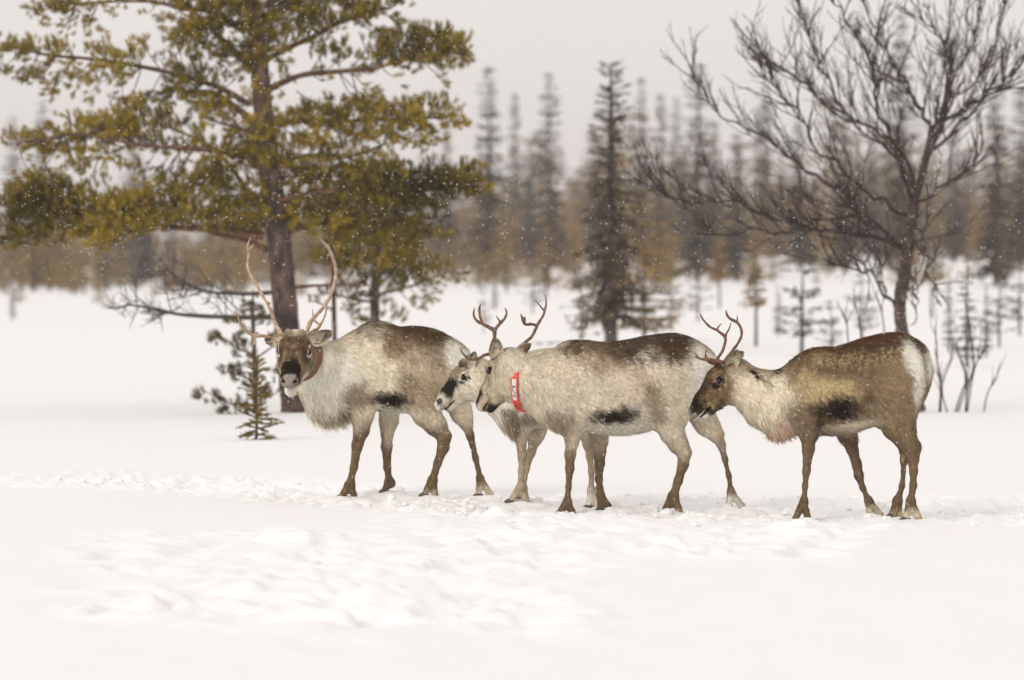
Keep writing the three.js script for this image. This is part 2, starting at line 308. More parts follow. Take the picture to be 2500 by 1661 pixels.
  const coat = (v) => {
    const [px, py] = toPx(v); let c = o.base.slice();
    const n1 = fbm(px * 0.018 + sd, py * 0.018, v.z * 4, 3), n2 = fbm((px - py * 0.3) * 0.1 + sd, py * 0.03 + px * 0.012, v.z * 12, 3);
    for (const q of o.paint) {
      if (q.leg) { const t = sstep(q.leg - q.soft, q.leg + q.soft, py + 40 * n1 + (q.slope ? (px - o.px) * q.slope : 0)) * (q.from === undefined || px > q.from ? 1 : 0); c = mix3(c, q.c, t * (q.k ?? 1)); continue; }
      if (q.z && q.z * (v.z - (q.z0 ?? 0)) < 0) continue;
      const dx = px - q.x, dy = py - q.y, cs = Math.cos(q.a ?? 0), sn = Math.sin(q.a ?? 0), e = Math.hypot((dx * cs + dy * sn) / q.rx, (-dx * sn + dy * cs) / q.ry) + (q.n ?? 0.5) * (n1 * 1.1 + n2 * 0.9);
      c = mix3(c, q.c, sstep(1.42, 0.5, e) * (q.k ?? 1));
    }
    const n3 = noise((px - py * 0.35) * 0.3 + sd, py * 0.07 + px * 0.02, v.z * 20), k5 = c[0] < 0.35 ? 2 : 1, m = Math.max(0.25, 1 + 0.24 * k5 * n2 + 0.1 * n1 + 0.24 * k5 * n3); return [c[0] * m, c[1] * m, c[2] * m];
  };
  const face = (a, b, c, seedv) => { const n = fbm(a * 28 + sd, b * 28, c * 28, 3), n2 = noise(a * 70, b * 110, c * 110); const k = H.paint(a, b, Math.abs(c), n); const m = 1 + 0.3 * n + 0.15 * n2; return [k[0] * m, k[1] * m, k[2] * m]; };
  const colour = (geo, fn) => { const p = geo.attributes.position, a = new Float32Array(p.count * 3), v = V(); for (let i = 0; i < p.count; i++) { const c = fn(v.fromBufferAttribute(p, i), i); a[i * 3] = c[0]; a[i * 3 + 1] = c[1]; a[i * 3 + 2] = c[2]; } geo.setAttribute('color', new THREE.BufferAttribute(a, 3)); };
  const faceAt = (v, q) => { const t = sstep(-0.03, -0.12, q.x) * 0.9; const c = face(q.x, q.y, q.z); return t > 0 ? mix3(c, coat(v), t) : c; };
  const bodyAt = (v) => { const q = inHead.copy(v).applyMatrix4(hinv), h = q.length() < 0.4 ? headField(q.x, q.y, q.z, H.jaw) : 1; if (h > 0.06) return coat(v); return mix3(faceAt(v, q.clone()), coat(v), sstep(0, 0.06, h)); };
  colour(bodyGeo, bodyAt);
  colour(headGeo, (v, i) => faceAt(v, V(headSpace.getX(i), headSpace.getY(i), headSpace.getZ(i))));
  part('body', mergeGeometries([bodyGeo, headGeo]), SKIN, root);
  // eyes, ears, antlers, hooves
  const ball = new THREE.SphereGeometry(0.0185 * hs, 20, 14);
  for (const q of [-1, 1]) part('eye', ball, EYE, root).position.copy(onHead(0.006, 0.012, 0.073 * q));
  const earGeos = [];
  for (const e of H.ears) {
    const dir = V(...e.dir).normalize(), nn = V(...e.open); nn.addScaledVector(dir, -nn.dot(dir)).normalize(); const side = V().crossVectors(dir, nn), b = onHead(...e.at);
    const pos = [], col = [], idx = [], U = 14, W = 8, LEN = (e.len ?? 0.115) * hs, WID = (e.wid ?? 0.034) * hs;
    for (const back of [0, 1]) for (let i = 0; i <= U; i++) for (let j = 0; j <= W; j++) {
      const a = i / U, w = Math.pow(Math.sin(Math.PI * Math.min(1, 0.16 + 0.84 * a) ), 0.5) * (1 - 0.2 * a), v = (j / W) * 2 - 1, edge = 1 - Math.abs(v) * 1;
      const p = b.clone().addScaledVector(dir, LEN * a).addScaledVector(side, WID * w * Math.sin(v * 1.35)).addScaledVector(nn, WID * w * (1 - Math.cos(v * 1.6)) * 0.9 + LEN * 0.12 * a * a - (back ? 0.006 * Math.min(1, edge * 4) * Math.min(1, (1 - a) * 6) : 0));
      pos.push(p.x, p.y, p.z); const t = 0.5 + 0.5 * noise(a * 6 + sd, v * 3, back * 3);
      const c = back ? mix3(e.back ?? C_.grey, C_.leg, t * 0.6) : mix3(C_.cream, mix3(C_.grey, C_.dark, t), clamp((a - 0.2) * 1.6 + (t - 0.5) * 1.6, 0, 0.95)); col.push(...(Math.abs(v) > 0.8 && !back ? mix3(c, C_.white, 0.4) : c));
    }
    const n = (U + 1) * (W + 1);
    for (const back of [0, 1]) for (let i = 0; i < U; i++) for (let j = 0; j < W; j++) { const a = back * n + i * (W + 1) + j, q = [a, a + W + 1, a + 1, a + 1, a + W + 1, a + W + 2]; idx.push(...(back ? q : [q[0], q[2], q[1], q[3], q[5], q[4]])); }
    const g = new THREE.BufferGeometry(); g.setAttribute('position', new THREE.Float32BufferAttribute(pos, 3)); g.setAttribute('color', new THREE.Float32BufferAttribute(col, 3)); g.setIndex(idx); g.computeVertexNormals();
    part('ear', g, SKIN, root); earGeos.push([g, dir]);
  }
  for (const list of o.antlers) {
    const geos = list.map((run) => { const c = run.map(([x, y, z, w]) => L(o.az[0] + x / o.az[2], o.az[1] + y / o.az[2], z)); return tube(c, run.map((q) => q[3] / o.az[2] * s), run.length * 5, 9, 0.35); });
    const g = mergeGeometries(geos); const p = g.attributes.position, col = new Float32Array(p.count * 3);
    for (let i = 0; i < p.count; i++) { const n = noise(p.getX(i) * 30 + 5, p.getY(i) * 30, p.getZ(i) * 30), m = noise(p.getX(i) * 110, p.getY(i) * 60, p.getZ(i) * 110); const c = mix3(o.antler[0], o.antler[1], clamp(0.5 + 0.9 * n + 0.4 * m, 0, 1)); col.set(c, i * 3); }
    g.setAttribute('color', new THREE.BufferAttribute(col, 3));
    part('antler', g, ANTLER, root);
  }
  const toeGeo = (() => { const g = new THREE.SphereGeometry(1, 12, 8), p = g.attributes.position; for (let i = 0; i < p.count; i++) { const x = p.getX(i), y = p.getY(i), z = p.getZ(i), k = 1 - 0.55 * Math.max(0, x); p.setXYZ(i, x * 0.034, Math.max(-0.012, y * 0.022 * k), z * 0.019 * k); } g.computeVertexNormals(); return g; })();
  for (const q of feet) {
    const geos = []; for (const sgn of [-1, 1]) { const g = toeGeo.clone(); g.applyMatrix4(new THREE.Matrix4().makeBasis(q.dir.clone().addScaledVector(q.side, 0.22 * sgn).normalize(), V(0, 1, 0), V().crossVectors(q.dir.clone().addScaledVector(q.side, 0.22 * sgn).normalize(), V(0, 1, 0))).setPosition(q.toe.clone().addScaledVector(q.side, 0.024 * sgn).addScaledVector(q.dir, -0.018).setY(q.bottom + 0.008))); geos.push(g); }
    part('hoof', mergeGeometries(geos), HORN, root);
  }
  if (o.extra) o.extra(root, L, onHead);
  // fur
  const list = [], a = V(), b = V(), c = V(), n1 = V(), p = V(), nn = V(), fl = V(), sd2 = V(), m4 = new THREE.Matrix4();
  const scatter = (geo, count, fn) => {
    const P = geo.attributes.position, I = geo.index.array, cum = new Float64Array(I.length / 3); let sum = 0;
    for (let i = 0; i < cum.length; i++) { a.fromBufferAttribute(P, I[i * 3]); b.fromBufferAttribute(P, I[i * 3 + 1]).sub(a); c.fromBufferAttribute(P, I[i * 3 + 2]).sub(a); sum += n1.crossVectors(b, c).length(); cum[i] = sum; }
    for (let k = 0; k < count; k++) {
      const x = rnd() * sum; let l = 0, h = cum.length - 1; while (l < h) { const m = (l + h) >> 1; cum[m] < x ? (l = m + 1) : (h = m); }
      let s1 = rnd(), s2 = rnd(); if (s1 + s2 > 1) { s1 = 1 - s1; s2 = 1 - s2; }
      const i0 = I[l * 3], i1 = I[l * 3 + 1], i2 = I[l * 3 + 2];
      p.fromBufferAttribute(P, i0).multiplyScalar(1 - s1 - s2).addScaledVector(a.fromBufferAttribute(P, i1), s1).addScaledVector(a.fromBufferAttribute(P, i2), s2);
      const N = geo.attributes.normal; nn.fromBufferAttribute(N, i0).multiplyScalar(1 - s1 - s2).addScaledVector(a.fromBufferAttribute(N, i1), s1).addScaledVector(a.fromBufferAttribute(N, i2), s2).normalize();
      const q = fn(p, nn); if (!q) continue;
      fl.copy(q.dir); fl.x += gauss() * q.mess; fl.y += gauss() * q.mess; fl.z += gauss() * q.mess; fl.addScaledVector(nn, -fl.dot(nn)).normalize();
      const len = q.len * rr(0.7, 1.25), up = nn.clone().addScaledVector(fl, gauss() * 0.2).normalize(); sd2.crossVectors(up, fl).normalize(); fl.crossVectors(sd2, up);
      const wd = len * (q.fat ?? 1) ;
      m4.makeBasis(sd2.clone().multiplyScalar(wd), up.multiplyScalar(len * (q.lift ?? 1)), fl.clone().multiplyScalar(len)).setPosition(p);
      const t = 1 + gauss() * (q.vary ?? 0.22); list.push({ m: m4.clone(), c: q.c.map((k2) => clamp(k2 * t, 0.003, 0.9)) });
    }
  };
  const dirv = V(), jit = V();
  scatter(bodyGeo, o.furCount ?? 64000, (v) => {
    inHead.copy(v).applyMatrix4(hinv); if (headField(inHead.x, inHead.y, inHead.z, H.jaw) < -0.002) return null;
    if (o.noFur && o.noFur(v, L)) return null;
    const [px, py] = toPx(v), cc = bodyAt(jit.copy(v).add(V(gauss() * 0.014, gauss() * 0.018, 0))); let len = 0.033, mess = 0.24, lift = 0.4, fat = 0.6;
    const leg = sstep(o.belly - 25, o.belly + 35, py); dirv.set(0.75, -0.6 - leg * 2.5, 0.08);
    if (leg > 0 && rnd() < 0.0) return null;
    len = lerp(len, 0.016, leg); if (v.y < 0.12) len = 0.022;
    for (const q of o.mane) { const e = Math.hypot((px - q.x) / q.rx, (py - q.y) / q.ry); const t = sstep(1.1, 0.5, e); if (t > 0) { len = lerp(len, q.len, t); dirv.lerp(V(q.dx ?? 0.15, -1, 0), t); lift = lerp(lift, 0.3, t); fat = lerp(fat, 0.35, t); mess = lerp(mess, 0.22, t); } }
    return { len, dir: dirv, mess, lift, fat, c: cc, vary: 0.26 };
  });
  scatter(headGeo, 17000, (v) => {
    inHead.copy(v).applyMatrix4(hinv); const q = inHead, ar = Math.abs(q.z);
    if (bare(v.x, v.y, v.z) < -0.012) return null;
    if (Math.hypot(q.x - 0.006, q.y - 0.012, ar - 0.078) < 0.027) return null;
    const nose = sstep(0.2, 0.24, q.x); if (nose > 0.5 && q.y > -0.045 && rnd() < 0.5) return null;
    dirv.copy(f).multiplyScalar(-1).addScaledVector(u, -0.35);
    const under = sstep(-0.06, -0.11, q.y); return { len: lerp(0.013, 0.007, nose) + 0.02 * under + 0.012 * sstep(-0.02, -0.09, q.x), dir: dirv, mess: 0.25, lift: 0.8, fat: 0.8, c: faceAt(v, q), vary: 0.24 };
  });
  for (const [g, dir] of earGeos) scatter(g, 900, (v) => { const cc = g.attributes.color; let best = 0; for (let t = 0; t < 1; t++) best = Math.floor(rnd() * cc.count); return { len: 0.014, dir: dirv.copy(dir), mess: 0.35, lift: 0.8, fat: 0.7, c: nearestColour(g, v), vary: 0.2 }; });
  copies('fur', tuftGeo, FUR, list, root, { kind: 'stuff' });
  return root;
}
function nearestColour(g, v) { const p = g.attributes.position, c = g.attributes.color; let bi = 0, bd = 1e9; for (let i = 0; i < p.count; i++) { const d = (p.getX(i) - v.x) ** 2 + (p.getY(i) - v.y) ** 2 + (p.getZ(i) - v.z) ** 2; if (d < bd) { bd = d; bi = i; } } return [c.getX(bi), c.getY(bi), c.getZ(bi)]; }
// a flat band laid round a neck: an oval of half-axes a and b about a centre, the band reaching along w
function band(centre, a, b, w, thick, t0 = 0, t1 = 1, seg = 64, lift = 0) {
  const pos = [], uv = [], idx = [], al = a.length(), bl = b.length();
  for (let i = 0; i <= seg; i++) {
    const t = lerp(t0, t1, i / seg), an = t * Math.PI * 2, out = a.clone().multiplyScalar(Math.cos(an) / al).addScaledVector(b, Math.sin(an) / bl).normalize();
    const p = centre.clone().addScaledVector(a, Math.cos(an)).addScaledVector(b, Math.sin(an)).addScaledVector(out, lift);
    for (const [k, h] of [[-0.5, 0], [-0.44, 1], [0.44, 1], [0.5, 0]]) { const q = p.clone().addScaledVector(w, k).addScaledVector(out, h * thick); pos.push(q.x, q.y, q.z); uv.push(k + 0.5, i / seg); }
  }
  for (let i = 0; i < seg; i++) for (let j = 0; j < 4; j++) { const q = i * 4 + j, r2 = i * 4 + (j + 1) % 4; idx.push(q, q + 4, r2, r2, q + 4, r2 + 4); }
  const g = new THREE.BufferGeometry(); g.setAttribute('position', new THREE.Float32BufferAttribute(pos, 3)); g.setAttribute('uv', new THREE.Float32BufferAttribute(uv, 2)); g.setIndex(idx); g.computeVertexNormals(); return g.toNonIndexed ? (() => { const h = g.toNonIndexed(); h.computeVertexNormals(); return h; })() : g;
}
function thingPart(name, root) { const g = new THREE.Group(); g.name = name; root.add(g); return g; }
// ---------------------------------------------------------------- the herd
const e2 = (x, y, rx, ry, a, c, k = 1, n = 0.5, more = {}) => ({ x, y, rx, ry, a, c, k, n, ...more });
const strip = (root, name, pts, w, m) => part(name, tube(pts, pts.map((_, i) => w * (i === pts.length - 1 ? 0.5 : 1)), 14, 5, 0.8), m, root);
const VELVET = mat(0.16, 0.1, 0.055, 0.95), LEATHER = mat(0.15, 0.06, 0.02, 0.6), RED = mat(0.64, 0.034, 0.01, 0.5);

// the bull on the left, facing the camera
reindeer({
  label: 'large reindeer with long pale antlers and brown leather collar looking at the camera', dist: 35.9, px: 960, feet: 1215, seed: 3, belly: 1035, base: C_.cream,
  trunk: [[720, 870, 950, 0.05, 0.26], [745, 850, 992, 0.1, 0.22], [768, 840, 1010, 0.13, 0.18], [795, 835, 1016, 0.16, 0.14], [828, 823, 1014, 0.19, 0.1], [864, 803, 1004, 0.22, 0.07], [890, 787, 1002, 0.235, 0.05], [917, 780, 1004, 0.245, 0.04], [948, 785, 1009, 0.255, 0.03], [975, 794, 1011, 0.262, 0.03], [1006, 793, 1010, 0.268, 0.04], [1042, 796, 1000, 0.265, 0.06], [1073, 805, 985, 0.25, 0.08], [1100, 819, 962, 0.22, 0.09], [1122, 832, 940, 0.18, 0.09], [1140, 848, 915, 0.12, 0.09], [1150, 866, 892, 0.06, 0.09]],
  legs: [
    { p: [[882, 970, 36], [883, 1010, 27], [882, 1051, 22.5], [872, 1087, 17], [864, 1140, 12.5], [854, 1182, 13]], toe: [824, 1218], heel: [864, 1214], z: [0.12, 0.13] },
    { p: [[950, 985, 32], [948, 1030, 21], [945, 1060, 18], [944, 1091, 17], [945, 1140, 12.5], [950, 1174, 12]], toe: [930, 1204], heel: [958, 1186], z: [-0.1, -0.14] },
    { p: [[1030, 920, 60], [1035, 975, 46], [1042, 1011, 36], [1063, 1038, 30], [1084, 1066, 21], [1082, 1093, 17.5], [1069, 1129, 13], [1056, 1172, 13]], toe: [1027, 1213], heel: [1062, 1211], z: [0.14, 0.21] },
    { p: [[1105, 950, 45], [1126, 1008, 25], [1138, 1035, 18], [1148, 1064, 13], [1161, 1118, 10.5], [1172, 1167, 10.5]], toe: [1160, 1213], heel: [1198, 1214], z: [0.02, -0.04], pale: 1 }],
  neck: [[825, 915, 0.12, 0.16], [778, 885, 0.24, 0.115]],
  head: {
    at: [718, 862], z: 0.44, scale: 1.19, jaw: 0.022, f: [-0.07, -0.55, 0.82], u: [-0.02, 0.84, 0.54],
    ears: [{ at: [-0.085, 0.03, -0.075], dir: [0.88, 0.36, -0.25], open: [0.25, -0.35, 1], len: 0.12, wid: 0.046, back: C_.dark }, { at: [-0.085, 0.03, 0.07], dir: [-0.86, -0.06, -0.3], open: [-0.3, -0.15, 1], len: 0.09, wid: 0.042, back: C_.grey }],
    paint: (a, b, r, n) => {
      let c = mix3(C_.brown, C_.tan, clamp(0.5 + n * 1.4, 0, 1));
      c = mix3(c, C_.cream, 0.6 * sstep(0.02, -0.09, a) * sstep(0.05, 0.0, r + n * 0.03));                              // pale crown
      c = mix3(c, C_.brown, 0.8 * sstep(0.05, 0.02, Math.abs(r - 0.03) + n * 0.02) * sstep(0.06, 0.0, a) * sstep(-0.06, 0.0, a));
      c = mix3(c, C_.cream, 0.85 * sstep(-0.045, -0.085, b + n * 0.05)); c = mix3(c, C_.cream, 0.5 * sstep(0.075, 0.095, r) * sstep(0.0, -0.04, b));                                                      // jaw
      c = mix3(c, C_.tan, 0.7 * sstep(0.02, 0.05, r) * sstep(0.03, 0.09, a) * sstep(0.22, 0.15, a) * sstep(-0.09, -0.03, b));
      c = mix3(c, C_.black, 0.95 * sstep(0.04, 0.008, r + n * 0.04 - 0.045 * sstep(0.1, 0.19, a)) * sstep(0.06, 0.17, a + n * 0.06) * sstep(0.25, 0.225, a));  // dark bridge of the nose
      c = mix3(c, [0.27, 0.235, 0.2], sstep(0.226, 0.25, a + n * 0.05));                                                  // frosted nose
      c = mix3(c, C_.white, 0.9 * sstep(-0.035, -0.048, b) * sstep(0.15, 0.2, a));
      c = mix3(c, C_.black, sstep(0.016, 0.008, Math.hypot(a - 0.25, b + 0.003, r - 0.03)) + 0.9 * sstep(0.009, 0.004, Math.abs(b + 0.056)) * sstep(0.15, 0.19, a));
      const eye = Math.hypot(a, (b - 0.012) * 1.1, r - 0.075); c = mix3(c, C_.dark, 0.6 * sstep(0.06, 0.03, Math.hypot(a - 0.035, b - 0.015, r - 0.055)));
      c = mix3(c, C_.cream, sstep(0.041, 0.035, eye)); return mix3(c, C_.black, sstep(0.026, 0.023, eye));
    },
  },
  paint: [
    e2(905, 830, 55, 45, -0.5, C_.cream, 0.6), e2(925, 795, 40, 14, -0.1, C_.tan, 0.7, 0.7), e2(1012, 812, 112, 48, 0.08, C_.brown, 1, 0.75), e2(955, 840, 26, 40, 0.25, C_.tan, 0.5, 0.9), e2(1005, 858, 60, 30, 0.2, C_.tan, 0.5, 0.9), e2(1068, 850, 48, 46, 0.6, C_.brown, 0.85, 0.7), e2(1050, 880, 30, 22, 0.3, C_.dark, 0.5, 0.8),
    e2(1040, 930, 80, 80, 0.2, C_.grey, 0.7), e2(1022, 945, 62, 62, 0.3, C_.tan, 0.55, 0.7), e2(988, 925, 22, 45, -0.2, C_.brown, 0.35, 0.6), e2(800, 930, 80, 90, 0, C_.white, 0.8, 0.3),
    e2(945, 974, 44, 19, 0.12, C_.dark, 0.96, 0.7), e2(944, 975, 34, 13, 0.12, C_.black, 0.8, 0.5), e2(968, 1006, 52, 9, 0.05, C_.white, 0.8, 0.3), e2(868, 968, 40, 36, 0.2, C_.leg, 0.75, 0.6),
    { leg: 1035, soft: 30, c: C_.leg, from: 858 }, { leg: 1100, soft: 25, c: C_.leg }, e2(952, 1050, 16, 40, 0.1, C_.cream, 0.75, 0.5, { z: -1 }), e2(1115, 1000, 30, 26, 0, C_.cream, 0.8, 0.5, { z: -1, z0: 0.06 }),
    e2(1112, 868, 30, 42, -0.45, C_.white, 1, 0.25), e2(1142, 880, 16, 34, 0, C_.white, 1, 0.2), e2(1122, 834, 26, 7, 0.65, C_.tan, 0.7, 0.4), e2(1138, 1048, 4, 9, -0.2, C_.gold, 1, 0.1),
    e2(1180, 1200, 30, 20, 0, C_.cream, 0.75, 0.4), e2(1048, 1206, 20, 12, 0, C_.cream, 0.8, 0.3)],
  mane: [{ x: 780, y: 1005, rx: 66, ry: 50, len: 0.16, dx: 0.1 }, { x: 780, y: 930, rx: 65, ry: 70, len: 0.06, dx: 0.1 }, { x: 965, y: 1008, rx: 70, ry: 14, len: 0.05, dx: 0.6 }],
  noFur: (v, L) => { const d = v.clone().sub(L(744, 880, 0.33)); return Math.abs(d.x * -0.65 + d.z * 0.76) < 0.026 && d.length() < 0.2; },
  az: [570, 570, 3.646], antler: [[0.52, 0.385, 0.265], [0.27, 0.16, 0.098]],
  antlers: [
    [[[438, 935, 0.3, 24], [418, 890, 0.28, 23], [375, 815, 0.24, 17], [328, 680, 0.16, 15], [280, 590, 0.1, 14], [215, 480, 0.03, 14], [150, 365, 0.0, 15], [124, 285, 0.0, 13], [133, 190, 0.03, 12], [126, 110, 0.06, 10], [150, 36, 0.1, 4]],
      [[136, 150, 0.05, 9], [152, 128, 0.07, 8], [184, 98, 0.1, 4]], [[305, 612, 0.14, 9], [318, 618, 0.15, 8], [327, 634, 0.15, 4]],
      [[440, 945, 0.32, 20], [350, 926, 0.36, 15], [250, 912, 0.4, 15], [195, 912, 0.42, 17], [135, 892, 0.44, 13], [85, 855, 0.46, 10], [50, 790, 0.48, 8], [38, 708, 0.5, 3]], [[135, 892, 0.44, 11], [108, 850, 0.47, 9], [95, 798, 0.49, 5]], [[62, 815, 0.47, 8], [66, 790, 0.47, 6], [66, 770, 0.47, 3]], [[190, 908, 0.42, 10], [186, 950, 0.42, 8], [180, 985, 0.42, 8], [160, 1002, 0.42, 3]], [[175, 900, 0.43, 9], [205, 885, 0.43, 7], [228, 886, 0.43, 3]]],
    [[[650, 925, 0.3, 20], [658, 870, 0.27, 18], [680, 800, 0.24, 19], [725, 740, 0.2, 18], [800, 660, 0.12, 16], [860, 560, 0.05, 15], [898, 440, 0.0, 15], [910, 330, -0.01, 15], [890, 235, 0.0, 15], [855, 145, 0.02, 16], [820, 100, 0.04, 12], [785, 62, 0.06, 7], [742, 24, 0.09, 3]],
      [[852, 135, 0.03, 10], [846, 108, 0.04, 7], [838, 88, 0.05, 3]], [[652, 905, 0.3, 14], [700, 872, 0.33, 15], [752, 842, 0.35, 14], [795, 775, 0.36, 11], [822, 700, 0.36, 9], [826, 645, 0.36, 7], [812, 584, 0.36, 3]], [[770, 820, 0.35, 12], [738, 790, 0.34, 12], [712, 765, 0.33, 10], [706, 720, 0.33, 6], [704, 672, 0.33, 3]], [[712, 768, 0.33, 8], [696, 772, 0.34, 6], [682, 776, 0.34, 3]]]],
  extra: (root, L, onHead) => {
    const c = thingPart('collar', root);
    part('strap', band(L(744, 880, 0.33), V(0.092, 0.0, 0.08), V(-0.03, -0.128, 0.03), V(-0.034, 0.0, 0.04), 0.004), LEATHER, c);
    const z4 = (x, y, z) => L(570 + x / 3.646, 570 + y / 3.646, z);
    for (const run of [[[462, 890], [458, 940], [466, 1000], [480, 1070]], [[474, 900], [476, 970], [488, 1040]], [[492, 980], [510, 1010], [528, 1050], [520, 1110], [530, 1170]], [[528, 1050], [536, 1120], [544, 1215]], [[383, 960], [388, 1000], [384, 1045]]]) strip(root, 'velvet_strip', run.map(([x, y], i) => z4(x, y, 0.478 + (y - 890) * 0.00043)), 0.0036, VELVET);
  },
});

